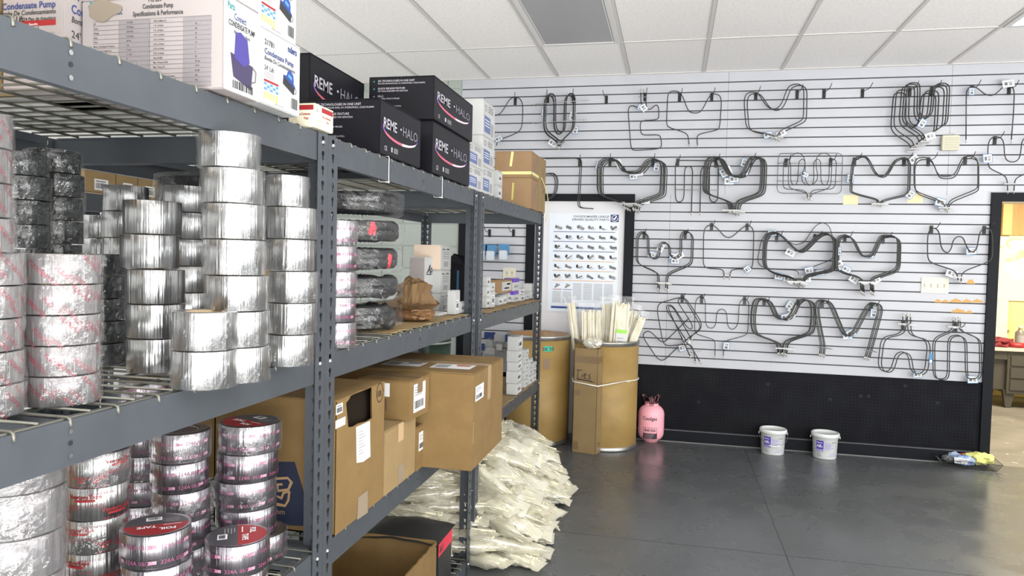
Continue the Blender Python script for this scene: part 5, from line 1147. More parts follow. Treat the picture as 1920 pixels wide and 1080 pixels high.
# ------------------------------------------------------------------ small boxes, far unit
xc0 = None
def col(z0, uL, uC, uF, vs, who, m=card_w, group=None, lab=True, name='small_parts_box', xc=None):
    xc = xc or at_z(uC, vs[0], z0).x; yc = at_x(uC, vs[0], xc).y; yf = at_x(uF, vs[0], xc).y; xl = at_y(uL, vs[0], yc).x; z_ = z0
    xl = min(xl, xc - .06)
    for k, v in enumerate(vs[1:]):
        zt_ = at_x(uC, v, xc).z; n = len(vs) - 1
        pos = '' if n == 1 else {0: 'lowest ', n - 1: 'topmost '}.get(k, {1: 'second-lowest ', 2: 'third-lowest ', 3: 'fourth-lowest '}.get(k, ''))
        b = carton(name, pos + who, xl - .003 * (k % 2), xc - .002 * (k % 2), yc, yf - .001, z_, zt_ - z_ - .0008, m, group=group)
        if lab: lbl(b, 'side', b.d * .15, b.h * .2, b.d * .6, b.h * .55, 'bar', k + int(uC))
        z_ = zt_
G5 = 'small white boxes on the middle shelf of the far unit'
col(ZM3, 905, 912, 919, (578, 557, 537, 518), 'white box in the column beside the middle post', group=G5)
col(ZM3, 918, 921, 928, (577, 546, 530), 'white box in the second column from the middle post', group=G5)
col(ZM3, 928, 934, 943, (573, 557), 'squat white box under the kraft box', group=G5)
col(ZM3, 941, 944, 950, (571, 553), 'narrow white box under the kraft box', group=G5)
col(ZM3, 948, 951, 961, (568, 549), 'white box left of the violet-banded box', group=G5)
zk = at_x(939, 548, -.99).z; b = carton('kraft_box', 'open-topped kraft box perched on small white boxes', at_y(918, 540, 4.02).x, at_y(939, 548, 4.02).x, 4.02, 4.32, zk, .075, kraft_pk); mb = MB(); mb.rect(b.side, b.d * .08, b.h * .15, b.d * .84, b.h * .7, card_w, .0006); mb.rect(b.side, b.d * .5, b.h * .6, b.d * .3, b.h * .12, ink_g); mb.rect(b.side, b.d * .3, b.h * .3, b.d * .4, b.h * .1, ink_g); mb.build('box_label', b.t)
col(ZM3, 960, 963, 973, (567, 545, 521), 'white and violet box in the middle of the row', group=G5, lab=False)
for o in [o for o in bpy.data.objects if o.get('label', '').endswith('white and violet box in the middle of the row')]:
    body = [c for c in o.children if c.name.startswith('box_body')][0]; x1 = max(v.co.x for v in body.data.vertices); y0 = min(v.co.y for v in body.data.vertices); h_ = max(v.co.z for v in body.data.vertices); w_ = x1 * 2; d_ = -y0 * 2
    mb = MB(); vio = M('ink_deep_violet', (.10, .03, .36), .4)
    for fr, ww in ((frames(w_, d_, h_)['near'], w_), (frames(w_, d_, h_)['side'], d_)): mb.rect(fr, 0, h_ * .66, ww, h_ * .34, vio); mb.text(fr, 'Guard', ww * .1, h_ * .25, h_ * .25, ink, shear=.3, sx=ww * .8 / (h_ * .25 * 3.2))
    mb.build('violet_band', o)
col(ZM3, 974, 976, 984, (565, 553, 541), 'white box right of the violet-banded boxes', group=G5)
col(ZM3, 984, 987, 993, (562, 550), 'small white box under the long pale box', group=G5)
col(ZM3, 990, 997, 1002, (559, 546, 532), 'pale box at the end of the row by the end post', group=G5, xc=-.925)
G6 = 'small white boxes on the lower shelf of the far unit'
col(ZW3, 949, 969, 978, (741, 720, 697, 680, 659, 633), 'white box in the tall front column by the big carton', group=G6)
col(ZW3, 973, 985, 990, (727, 713, 698, 683, 669, 657), 'white box in the second column by the big carton', group=G6)
col(ZW3, 988, 993, 998, (722, 706, 690, 674), 'white box in the third column toward the end post', group=G6)
col(ZW3, 994, 1000, 1005, (717, 702, 690, 681), 'white box in the last column by the end post', group=G6)

# ------------------------------------------------------------------ big cartons, lower level of the middle unit
y0, y1 = 1.835, 2.175; xl = at_y(402, 800, y0).x; hT = at_x(718, 716, XF + .004).z - ZW
B1 = carton('carton', 'large kraft carton with a torn hand-hole and 100 written on it', xl, XF + .004, y0, y1, ZW, hT, kraft, body=False, flaps=True)
w, d, h = B1.w, B1.d, B1.h; mb = MB(); fr = B1.side
mb.box((-w / 2, -d / 2, 0), (w / 2 - .004, -d / 2 + .004, h - .004), kraft); mb.box((-w / 2, d / 2 - .004, 0), (w / 2 - .004, d / 2, h - .004), kraft); mb.box((-w / 2, -d / 2, 0), (-w / 2 + .004, d / 2, h - .004), kraft); mb.box((-w / 2, -d / 2, 0), (w / 2 - .004, d / 2, .004), kraft)
def S(u, v): q = at_x(u, v, XF + .004); return (q.y - y0, q.z - ZW)
hole_p = [S(*q) for q in ((653, 801), (651, 778), (649, 756), (655, 748), (658, 742), (672, 733), (686, 729), (696, 724), (697, 745), (697.5, 784), (688, 790), (672, 794), (663, 800))]
cxh = sum(p[0] for p in hole_p) / len(hole_p); cyh = sum(p[1] for p in hole_p) / len(hole_p)
corners = [(0, 0), (d, 0), (d, h - .003), (0, h - .003)]
def rim_pt(p):
    dx, dy = p[0] - cxh, p[1] - cyh; s_ = 9
    if dx > 1e-9: s_ = min(s_, (d - cxh) / dx)
    if dx < -1e-9: s_ = min(s_, (0 - cxh) / dx)
    if dy > 1e-9: s_ = min(s_, (h - .003 - cyh) / dy)
    if dy < -1e-9: s_ = min(s_, (0 - cyh) / dy)
    return (cxh + dx * s_, cyh + dy * s_)
ang = lambda p: math.atan2(p[1] - cyh, p[0] - cxh)
hs_ = sorted(hole_p, key=ang); outer = sorted([(ang(p), p, 0) for p in corners] + [(ang(q), rim_pt(q), 1) for q in hs_], key=lambda e: e[0])
hin = sorted([(ang(q), q) for q in hs_])
for off in (0, -.004):
    n = len(outer)
    for i in range(n):
        a0, p0_, _ = outer[i]; a1_, p1_, _ = outer[(i + 1) % n]
        def near_h(a, p, kind):
            c = min(hin, key=lambda e: abs((e[0] - a + PI) % (2 * PI) - PI)); return c[1]
        q0, q1 = near_h(a0, 0, 0), near_h(a1_, 0, 0)
        pts = [p0_, p1_, q1] + ([q0] if q0 != q1 else [])
        mb.poly(fr, pts, kraft, off)
mb.build('box_body', B1.t)
mb = MB(); mb.box((-w / 2 + .006, -d / 2 + .006, .004), (w / 2 - .022, d / 2 - .006, h * .96), M('hole_shade', (.014, .009, .006), .9, spec=.1)); mb.build('shade_block', B1.t)  # near-black block added inside so the torn hole looks shaded
mb = MB(); mb.text(fr, '100', *S(706, 746), .030, ink, sx=.8); cc = S(711, 739); mb.line(fr, [(cc[0] + .004 + .026 * math.cos(q), cc[1] + .004 + .030 * math.sin(q)) for q in [k * .5 for k in range(14)]], .0025, ink); mb.build('handwriting', B1.t)
q = S(667, 868); mb = MB(); mb.poly(fr, [S(667, 801), S(693, 789), S(694, 856), S(680, 866), S(668, 868)], paper, .001)
for k in range(8): mb.rect(fr, S(671, 815)[0] + .004, S(671, 812 + k * 6)[1], .028 + .01 * (k % 3), .0018, ink_g, .0015)
mb.build('packing_slip', B1.t)
a_, b_ = S(627, 780), S(640, 762); lbl(B1, 'side', a_[0] + .008, a_[1], b_[0] - a_[0], b_[1] - a_[1] + .01, 'bar', 3); a_, b_ = S(626, 806), S(645, 785); lbl(B1, 'side', a_[0] + .008, a_[1], b_[0] - a_[0], b_[1] - a_[1] + .005, 'text', 3)
mb = MB(); mb.poly(fr, [S(669, 975), S(689, 961), S(689, 919), S(671, 933)], ptape_l, .001); mb.build('packing_tape', B1.t)
# navy mark on the near end of that carton
mb = MB(); f2 = B1.near; N_ = lambda u, v: ((lambda q: (q.x - xl, q.z - ZW))(at_y(u, v, y0)))
mb.poly(f2, [N_(500, 865), N_(553, 866), N_(572, 930), N_(573, 986), N_(500, 984)], M('ink_navy_card', (.012, .018, .045), .6), .0008)
mb.build('navy_panel', B1.t)
mb = MB(); tan = M('ink_tan_logo', (.40, .26, .13), .6)
for pl_ in ([(505, 898), (540, 896), (547, 904), (541, 918), (522, 920), (521, 908), (530, 908)], [(505, 932), (512, 936), (512, 944), (535, 948), (541, 938), (543, 922), (532, 924), (528, 934), (520, 930)]): mb.line(f2, [N_(*q) for q in pl_], .007, tan, .0014)
mb.text(f2, '.com', *N_(509, 962), .022, tan, off=.0014); mb.build('logo_mark', B1.t)
x_ = XF + .006; y0, y1 = 2.182, 2.47; h2 = at_x(750, 793, x_).z - ZW
B2 = carton('carton', 'pale kraft carton with a folded top standing between two kraft cartons', -1.30, x_, y0, y1, ZW, h2, kraft_l); mb = MB(); mb.rect(B2.side, B2.d * .42, .01, .05, B2.h * .26, ptape_l); mb.rect(B2.side, B2.d * .40, B2.h * .70, .05, B2.h * .29, M('tape_sheen', (.47, .34, .2), .3)); mb.build('packing_tape', B2.t)
B3 = carton('carton', 'narrow kraft carton with a white label squeezed beside the largest carton', -1.25, x_ + .004, 2.475, 2.568, ZW, at_x(805, 785, x_).z - ZW, kraft); lbl(B3, 'side', B3.d * .2, B3.h * .42, B3.d * .62, B3.h * .42, 'ship', 8)
pc = at_z(884, 884, ZW); yfar = at_x(940, 836, pc.x).y; hb = at_x(885.8, 702, pc.x).z - ZW
B4 = carton('carton', 'largest kraft carton jutting out over the aisle with shipping labels on top', pc.x - .62, pc.x, pc.y, yfar, ZW, hb, kraft, tape=M('clear_tape', (.40, .29, .17), .22))
q = lambda u, v: (at_x(u, v, pc.x).y - pc.y, at_x(u, v, pc.x).z - ZW)
a_, b_ = q(891, 754), q(907, 716); lbl(B4, 'side', a_[0], a_[1], b_[0] - a_[0], b_[1] - a_[1], 'ship', 12)
for k, (x_a, w_a, sd) in enumerate(((.22, .16, 1), (.42, .16, 2))):
    mb = MB(); mb.rect(B4.top, x_a, .08, w_a, .11, paper, .0014); mb.rect(B4.top, x_a + .01, .10, w_a * .35, .07, ink_lg, .002); barcode(mb, B4.top, x_a + w_a * .45, .10, w_a * .45, .04, seed=sd)
    mb.rect(B4.top, x_a + w_a * .55, .145, w_a * .35, .03, (ink_g, M('ink_rust', (.40, .10, .04), .6))[k], .002); mb.build('shipping_label', B4.t)
mb = MB(); mb.line(B4.side, [(.012, .10 * 1), (.006, .14), (.014, .18)], .004, M('dent_edge', (.58, .42, .24), .8)); mb.build('dent', B4.t)
# small tilted carton on top
zt_ = ZW + max(h2, B3.h) + .001; p = at_z(771, 790, zt_)
B5 = carton('carton', 'small tilted kraft carton with barcode labels riding on the pale carton', p.x - .20, p.x, p.y, at_x(803, 760, p.x).y, zt_, at_x(771, 716, p.x).z - zt_, kraft, tape=ptape, rz=-.05)
lbl(B5, 'near', B5.w * .02 + .02, B5.h * .58, B5.w * .5, B5.h * .34, 'ship', 21); mb = MB(); mb.rect(B5.near, B5.w * .12, B5.h * .22, B5.w * .45, B5.h * .3, M('ink_brown', (.12, .06, .03), .6)); barcode(mb, B5.near, B5.w * .14, B5.h * .24, B5.w * .4, B5.h * .24, ink_g, 5); mb.build('printed_barcode', B5.t)
lbl(B5, 'side', B5.d * .18, B5.h * .16, B5.d * .6, B5.h * .72, 'ship', 30)
carton('carton', 'dark shaded kraft carton at the back behind the small tilted one', -1.70, -1.32, 2.2, 2.60, ZW, .46, kraft, tape=ptape)
carton('carton', 'kraft carton at the back of the lower shelf behind the tapes', -1.72, -1.50, .9, 1.45, ZW, .32, kraft_pk, tape=ptape)
t = thing('tape_spool', 'white-edged spool on the kraft carton behind the violet-printed tapes', 'spool', (-1.60, 1.34, ZW + .322)); mb = MB(); mb.lathe([(.02, 0), (.07, 0), (.07, .008), (.05, .01), (.05, .04), (.07, .042), (.07, .05), (.02, .05)], card_w, 30, close=True); mb.build('flange', t); mb = MB(); mb.lathe([(.051, .010), (.062, .011), (.062, .039), (.051, .04)], kraft_l, 30); mb.build('winding', t)

# ------------------------------------------------------------------ bottom level, middle unit
xo = XF - .012; p = at_x(816, 1013, xo); zt_ = p.z; yb = p.y; hO = zt_ - ZB0
t = thing('open_carton', 'open kraft carton with ragged flaps on the bottom shelf', 'box', (xo - .225, yb - .20, ZB0)); w, d, h = .45, .40, hO
mb = MB()
def panel(mb, a, b, z0, z1, jag, m, th=.005, nx=16):
    a, b = Vector(a), Vector(b); n_ = (b - a).normalized().cross(Vector((0, 0, 1))) * th; rq = random.Random(int(jag * 1e4) + int(a.x * 100)); vs = []
    for k in range(nx + 1):
        q = a + (b - a) * k / nx; zz = z1 + rq.uniform(-jag, jag * .4); vs += [q + Vector((0, 0, z0)), q + Vector((0, 0, zz)), q + n_ + Vector((0, 0, z0)), q + n_ + Vector((0, 0, zz))]
    fs = []
    for k in range(nx): i, j = 4 * k, 4 * k + 4; fs += [(i, j, j + 1, i + 1), (i + 2, i + 3, j + 3, j + 2), (i + 1, j + 1, j + 3, i + 3)]
    fs += [(0, 1, 3, 2), (4 * nx, 4 * nx + 2, 4 * nx + 3, 4 * nx + 1)]; mb.add(vs, fs, m)
mb.box((-w / 2, -d / 2, 0), (w / 2, d / 2, .004), kraft); panel(mb, (w / 2, -d / 2, 0), (w / 2, d / 2, 0), 0, h, .006, kraft, .006); panel(mb, (-w / 2, d / 2, 0), (w / 2, d / 2, 0), 0, h, .001, kraft, .005); panel(mb, (w / 2, -d / 2, 0), (-w / 2, -d / 2, 0), 0, h - .03, .001, kraft, .005); panel(mb, (-w / 2, -d / 2, 0), (-w / 2, d / 2, 0), 0, h, .001, kraft, .005); mb.build('box_body', t)
mb = MB(); mb.add([(-w / 2 + .01, -d / 2 + .01, h - .05), (w / 2 - .06, -d / 2 + .02, h - .055), (w / 2 - .09, -d / 2 + .15, h - .10), (-w / 2 + .03, -d / 2 + .16, h - .09)], [(0, 1, 2, 3), (3, 2, 1, 0)], kraft_l); mb.build('inner_flap', t)
# black bin with red band
xb = xo + .0; q0 = at_x(848, 985, xb); yb2 = q0.y; yb1 = at_x(822, 1010, xb).y; hb = q0.z - ZB0
yb1 = max(yb1, yb + .02); t = thing('fabric_bin', 'black lidded bin with a red band behind the open carton', 'bin', (xb - .16, (yb1 + yb2) / 2, ZB0)); w, d = .32, yb2 - yb1
cl = M('black_fabric', (.018, .018, .019), .55, bump=(25, .2))
mb = MB(); mb.box((-w / 2, -d / 2, 0), (w / 2, d / 2, hb), cl, bev=.008); mb.build('bin_body', t)
mb = MB(); n = 12; vs = []
for i in range(n + 1):
    for j in range(n + 1):
        x, y = (-w / 2 - .012) + (w + .024) * i / n, (-d / 2 - .06) + (d + .075) * j / n; vs.append((x, y, hb + .001 + .045 * math.sin(PI * i / n) ** .8 * math.sin(PI * (.1 + .8 * j / n)) + .004 * noise.noise(Vector((x * 14, y * 14, 0)))))
mb.add(vs, [(i * (n + 1) + j, (i + 1) * (n + 1) + j, (i + 1) * (n + 1) + j + 1, i * (n + 1) + j + 1) for i in range(n) for j in range(n)], cl, True); mb.build('soft_lid', t)
mb = MB(); rb = M('red_band', (.58, .03, .06), .6); f2 = frames(w, d, hb)['side']; mb.rect(f2, .002, hb * .72, d - .004, hb * .26, rb, .0012); mb.text(f2, 'B.U', d * .08, hb * .77, hb * .17, ink, off=.002, bold=.02, sx=.9); mb.build('red_band', t)

# ------------------------------------------------------------------ bags of white ties on the floor, spilling out from under the far unit
def tie_bag(mbB, mbT, L, Wd, Hh, seed):
    rq = random.Random(seed); n, m_ = 28, 16; vs = []; fs = []
    for i in range(n + 1):
        x = -L / 2 + L * i / n; e = min(1, 2.6 * min(i, n - i) / n + .05); flat = 1 if 2 < i < n - 2 else 1.25
        for j in range(m_):
            a = 2 * PI * j / m_; q = noise.noise(Vector((x * 16 + seed * 7, math.cos(a) * 1.5, math.sin(a) * 1.5))) * .45 + noise.noise(Vector((x * 55 + seed, math.cos(a) * 4, math.sin(a) * 4))) * .30
            vs.append((x + .01 * q, Wd / 2 * math.cos(a) * (1 + q * .6) * flat * (.75 + .25 * e), Hh / 2 * math.sin(a) * e * (1 + q)))
    for i in range(n):
        for j in range(m_): k = (j + 1) % m_; fs.append((i * m_ + j, (i + 1) * m_ + j, (i + 1) * m_ + k, i * m_ + k))
    mbB.add(vs, fs, film_m, True)
    for k in range(26):
        y, z = rq.uniform(-.30, .30) * Wd, rq.uniform(-.28, .28) * Hh; x0 = -L * .40 + rq.uniform(0, .03); b = rq.uniform(-.01, .01)
        mbT.tube([(x0, y, z), (0, y + b, z + b), (L * .36 + rq.uniform(-.03, .03), y * .9, z * .9)], .0028, tie_m, 4)
        mbT.box((x0 - .006, y - .005, z - .004), (x0 + .002, y + .005, z + .004), tie_m)
BAGS = []
for s_ in range(5):
    mbB, mbT = MB(), MB(); tie_bag(mbB, mbT, .36 + .02 * s_, .115, .060, s_ + 1); o1, o2 = mbB.build('plastic_bag'), mbT.build('nylon_ties'); BAGS.append((o1.data, o2.data)); bpy.data.objects.remove(o1); bpy.data.objects.remove(o2)
rq = random.Random(5); nb = 0
def put_bag(x, y, z, yaw, tilt, roll_, lab, grp):
    global nb
    t = thing('bag_of_ties', lab, 'bag of ties', (x, y, z), 0, grp); t.rotation_euler = (roll_, tilt, yaw)
    for nm, me in zip(('plastic_bag', 'nylon_ties'), BAGS[nb % 5]): o = bpy.data.objects.new(nm, me); COL.objects.link(o); o.parent = t
    nb += 1
gl = 'clear bag of white nylon ties in the heap spilling from under the shelving'
for y in [3.0 + .115 * k for k in range(15)]:
    f_ = (y - 3.0) / 1.6; edge = -.62 - .20 * max(0, 1 - f_ * 3) + (-.02 if f_ > .6 else 0) + (.05 * math.sin(PI * f_)); edge = min(edge, -.57 if y < 4.3 else -.60)
    hmax = .30 + .26 * math.sin(PI * min(1, f_ * .8 + .1)) if y > 3.3 else .34
    lay = int(hmax / .060)
    if y < 3.32: edge = -.96; lay = 5
    for k in range(lay):
        zc_ = .036 + k * .060; back = .055 * k + rq.uniform(-.04, .04)
        put_bag(edge - .18 - back * (1 if y > 3.32 else .3), y + rq.uniform(-.035, .035), zc_ + rq.uniform(-.004, .012), rq.uniform(-.45, .45) + (PI if rq.random() < .5 else 0), rq.uniform(-.10, .14), rq.uniform(-.5, .5), gl, 'bags of white ties heaped on the floor')
    if y > 3.32:
        for k in range(min(lay + 1, 9)):
            put_bag(edge - .50 - rq.uniform(0, .06), y + rq.uniform(-.03, .03), .036 + k * .058, rq.uniform(-.3, .3), rq.uniform(-.1, .1), rq.uniform(-.4, .4), gl, 'bags of white ties heaped on the floor')
for k in range(44):   # looser ones sliding down the aisle face
    y = 3.40 + .029 * k; lvl = k % 4
    put_bag(-.74 - .055 * lvl + rq.uniform(-.03, .02), y, .07 + .095 * lvl + rq.uniform(0, .05), rq.uniform(-.6, .6), rq.uniform(.10, .50), rq.uniform(-.7, .7), gl, 'bags of white ties heaped on the floor')

# ------------------------------------------------------------------ fibre drums
def drum(label, cx_, cy_, r, h):
    t = thing('fibre_drum', label, 'drum', (cx_, cy_, 0)); mb = MB()
    mb.lathe([(r * .98, .02), (r, .03), (r, h - .02), (r - .008, h - .02), (r - .008, .03), (0, .03)], drum_m, 56); mb.build('drum_body', t)
    mb = MB(); mt = M('galvanised_ring', (.42, .42, .40), .35, .85, var=((.30, .29, .27), 8, .4, .7))
    mb.lathe([(r + .001, h - .038), (r + .005, h - .034), (r + .004, h - .022), (r + .008, h - .016), (r + .008, h - .004), (r + .002, h), (r - .010, h - .002), (r - .010, h - .03)], mt, 56); mb.build('top_ring', t)
    mb = MB(); mb.lathe([(r - .02, .0), (r + .005, .0), (r + .008, .008), (r + .004, .03), (r, .034)], mt, 56); mb.build('bottom_ring', t)
    mb = MB(); mb.lathe([(r - .009, .04), (r - .009, h - .006), (r - .012, h - .005), (r - .012, .04)], M('drum_inner', (.45, .25, .11), .5), 48); mb.build('liner', t)
    return t
rD = .262
def drum_c(uL, uR, vm, r): c = cyl_c(uL, uR, vm, r); return c.x, c.y
dx2, dy2 = drum_c(1073, 1196, 740, rD); dx2, dy2 = dx2 * 5.915 / dy2, 5.915; dh = .905
dR = None
pF = at_z(1135, 848, 0)
zr = lambda v, u, c: at_y(u, v, c[1] - rD).z
dh = zr(642, 1150, (dx2, dy2))
tR = drum('right-hand tan fibre drum strapped to the tall carton, full of white ties', dx2, dy2, rD, dh)
dx1 = dx2 - 2 * rD - .035; dy1 = dy2 - .005; dh1 = zr(632, 1040, (dx1, dy1))
tL = drum('left-hand tan fibre drum with a green tape note, half behind the shelf post', dx1, dy1, rD, dh1)
mb = MB(); zl = at_y(1027, 655, dy1 - rD).z - .0; ang_ = math.atan2(-1, .0) 
uu = at_y(1027, 655, dy1 - rD).x - dx1; an = -PI / 2 + math.asin(max(-1, min(1, uu / rD)))
mb.crect(rD, an - .14, an + .14, zl - .022, zl + .022, M('green_tape', (.03, .42, .25), .5), .0015); mb.ctext('OK TO', rD, an, zl - .014, .036, ink, bold=.02, off=.003, sx=.85); mb.build('tape_note', tL)
mb = MB(); mb.crect(rD, an - .14, an + .05, zl - .16, zl - .08, ptape, .0012); mb.build('tape_patch', tL)
rq = random.Random(8)
for k in range(3):
    mb = MB(); crumple(mb, (0, 0, 0), (.07, .03, .05), film_d, k + 3, .4, 2, -1); o = mb.build('loose_film'); o.location = (dx1 + .08 + .05 * k, dy1 - .05 + .07 * k, dh1 - .035); tag(o, ('left', 'middle', 'right')[k] + ' scrap of clear film inside the left drum', 'film')
# bundles standing in the right drum
def bundle(label, x, y, z, L, wd, nt, tx, ty, seed, label_patch=False):
    t = thing('bundle_of_ties', label, 'bundle of ties', (x, y, z)); t.rotation_euler = (tx, ty, 0); rq = random.Random(seed)
    mb = MB()
    for k in range(int(nt * 2.2)):
        a, b = rq.uniform(-wd, wd), rq.uniform(-.024, .024); mb.box((a - .0042, b - .001, 0), (a + .0042, b + .001, L * rq.uniform(.88, 1)), tie_m); 
    mb.build('nylon_ties', t); mb = MB(); n, m_ = 16, 20; vs = []
    for i in range(n + 1):
        z_ = (L + .05) * i / n; fl = 1 + .35 * max(0, i / n - .8) * 5 * .5; th = .028 if i < n - 2 else .012
        for j in range(m_):
            a = 2 * PI * j / m_; q = noise.noise(Vector((math.cos(a) * 2 + seed, math.sin(a) * 2, z_ * 9))) * .35; vs.append(((wd + .018) * math.cos(a) * fl * (1 + q * .4), th * math.sin(a) * (1 + q), z_))
    mb.add(vs, [(i * m_ + j, i * m_ + (j + 1) % m_, (i + 1) * m_ + (j + 1) % m_, (i + 1) * m_ + j) for i in range(n) for j in range(m_)], film_d); mb.build('plastic_bag', t)
    if label_patch:
        mb = MB(); f2 = (Vector((0, -.034, 0)), Vector((1, 0, 0)), Vector((0, 0, 1)), Vector((0, -1, 0))); mb.rect(f2, -.02, L * .40, .085, .028, M('ink_lime', (.35, .75, .10), .5)); mb.rect(f2, -.02, L * .20, .085, L * .2, paper); mb.rect(f2, -.01, L * .24, .05, .004, ink_g, .001); mb.rect(f2, -.01, L * .30, .05, .004, ink_g, .001); mb.build('bag_label', t)
zb_ = dh - .10
for i, (u, vt, w_, nt, ty, dy_) in enumerate(((1077, 566, .030, 12, -.16, -.05), (1108, 580, .075, 34, -.03, -.10), (1140, 568, .05, 22, .0, -.02), (1160, 566, .070, 34, .05, -.12), (1180, 580, .035, 16, .18, -.04), (1190, 588, .028, 14, .34, -.08))):
    yy = dy2 + dy_; q = at_y(u, 630, yy); top = at_y(u, vt, yy).z
    lb = ('leftmost leaning bag of ties in the right drum', 'wide bag of cream ties at the left of the right drum', 'middle bag of ties standing behind in the right drum', 'wide bag of ties with a lime label in the right drum', 'bag of ties right of the lime-labelled one', 'rightmost bag of ties leaning out over the drum rim')[i]
    bundle(lb, q.x - math.sin(ty) * .15, yy, zb_, top - zb_ + .0, w_, nt, 0, ty, i + 3, i == 3)
# the tall carton tied to the drum
Pc = at_z(1116, 853.5, 0); rzT = -.28; w = .195; dT = .10; hTies = at_y(1116, 655, Pc.y).z
uT = Vector((math.cos(rzT), math.sin(rzT), 0)); nT = Vector((-math.sin(rzT), math.cos(rzT), 0)); cT = Pc - uT * w / 2 + nT * dT / 2
t = thing('tall_carton', 'tall narrow kraft carton with Ties written on it, tied to the drum', 'box', cT, rzT)
mb = MB(); th = .004
mb.box((-w / 2, -dT / 2, 0), (w / 2, -dT / 2 + th, hTies), kraft_l); mb.box((-w / 2, dT / 2 - th, 0), (w / 2, dT / 2, hTies), kraft_l); mb.box((-w / 2, -dT / 2, 0), (-w / 2 + th, dT / 2, hTies), kraft_l); mb.box((w / 2 - th, -dT / 2, 0), (w / 2, dT / 2, hTies), kraft_l); mb.box((-w / 2, -dT / 2, 0), (w / 2, dT / 2, th), kraft_l); mb.build('box_body', t)
f2 = frames(w, dT, hTies)['near']; f3 = frames(w, dT, hTies)['side']
mb = MB(); mb.rect(f2, 0, hTies * .86, w, .055, ptape); mb.rect(f3, 0, hTies * .86, dT, .055, ptape); mb.rect(f2, 0, hTies * .545, w * .28, .045, ptape); mb.rect(f2, 0, .02, w * .25, .07, ptape); mb.rect(f3, dT * .3, .02, dT * .6, .07, ptape); mb.build('packing_tape', t)
mb = MB(); zz_ = hTies * .715; s_ = w * .30
def wr(pts, th=.0055): mb.line(f2, [(w * .12 + a * s_, zz_ + b * s_) for a, b in pts], th, ink, .0015)
wr([(-.1, 1.0), (.75, 1.05)]); wr([(.22, 1.0), (.12, .5), (.1, .05), (.35, -.02)]); wr([(.75, .5), (.72, .05)]); wr([(.78, .8), (.80, .83)]); wr([(1.0, .3), (1.3, .42), (1.3, .6), (1.1, .62), (1.0, .35), (1.1, .05), (1.45, .05)]); wr([(2.0, .6), (1.75, .55), (1.7, .4), (1.95, .25), (1.9, .02), (1.6, .0)]); wr([(-.1, -.15), (1.0, -.2), (2.2, -.3)], .006); wr([(.1, -.22), (1.5, -.28), (2.6, -.45)], .005); mb.build('handwriting', t)
bandm = M('white_band', (.78, .76, .70), .45); zB = at_y(1116, 723, Pc.y).z; pts = []
cD2 = Vector((dx2, dy2, 0)); rb_ = rD + .006; FRc = Pc + (uT - nT) * .004; FLc = Pc - uT * (w + .004) - nT * .004
def tang(Pp, sg):
    e = Pp - cD2; return math.atan2(e.y, e.x) + sg * math.acos(min(1, rb_ / Vector((e.x, e.y)).length))
aR, aL = tang(FRc, 1), tang(FLc, -1) + 2 * PI
while aL < aR: aL += 2 * PI
while aL - aR > 2 * PI: aL -= 2 * PI
for k in range(41):
    a = aR + (aL - aR) * k / 40; pts.append(Vector((dx2 + rb_ * math.cos(a), dy2 + rb_ * math.sin(a), zB + .02 * (1 - k / 40))))
pts += [Vector((FLc.x, FLc.y, zB + .012)), Vector((FRc.x, FRc.y, zB - .004)), pts[0]]
mb = MB(); mb.tube(pts, .005, bandm, 6); a = aR + .25; p_ = Vector((dx2 + rb_ * math.cos(a), dy2 + rb_ * math.sin(a), zB + .02)); mb.tube([p_, p_ + Vector((-.03, -.022, -.012)), p_ + Vector((-.05, -.03, -.028))], .004, bandm, 6); o = mb.build('tie_band'); tag(o, 'white band tied round the right drum and the tall carton', 'band')
mb = MB(); crumple(mb, (0, 0, 0), (w * .36, .045, .045), film_m, 5, .3, 3, -1); o = mb.build('film_bundle'); o.location = cT + Vector((.03, 0, hTies + .04)); tag(o, 'crumpled milky film sticking out of the tall carton', 'film')

# ------------------------------------------------------------------ pink gas cylinder
gp = at_z(1219, 831, 0); r = .108; gx_, gy_ = gp.x, gp.y + r * .7; hG = at_y(1219, 754, gy_).z
t = thing('gas_cylinder', 'pink refrigerant cylinder on the floor beside the right drum', 'gas cylinder', (gx_, gy_, 0))
mb = MB(); prof = [(0, .004), (r * .55, .0), (r * .60, .018), (r * .86, .035), (r * .985, .065), (r, .10), (r, hG * .70)] + [(r * math.cos(a) ** .8, hG * .70 + (hG * .26) * math.sin(a)) for a in [k * PI / 2 / 10 for k in range(1, 10)]] + [(r * .15, hG * .965), (0, hG * .97)]
mb.lathe(prof, pink, 48); mb.lathe([(r, hG * .40), (r + .0015, hG * .405), (r, hG * .41)], pink, 48); mb.build('tank', t)
mb = MB(); a0 = -PI / 2 - math.atan2(gx_, gy_) * 0 - .08
mb.ctext('Coolgas', r, a0, hG * .60, .040, ink, bold=.02, sx=.95); mb.ctext('R410A', r, a0 + .05, hG * .31, .034, ink, bold=.02); mb.crect(r, a0 - .48, a0 + .58, hG * .13, hG * .27, ink, .0008); mb.crect(r, a0 - .48, a0 + .58, hG * .40, hG * .415, ink_g, .0008); mb.crect(r, a0 - .50, a0 - .47, hG * .13, hG * .41, ink, .0008); mb.crect(r, a0 + .57, a0 + .60, hG * .13, hG * .41, ink, .0008)
for k in range(4): mb.crect(r, a0 - .40, a0 + .2 + .06 * k, hG * (.15 + k * .03), hG * (.158 + k * .03), M('ink_pinkish', (.5, .3, .35), .5), .0016)
mb.build('printed_label', t)
mb = MB(); rc = r * .52; zc0, zc1 = hG * .95, hG * 1.0 + .052
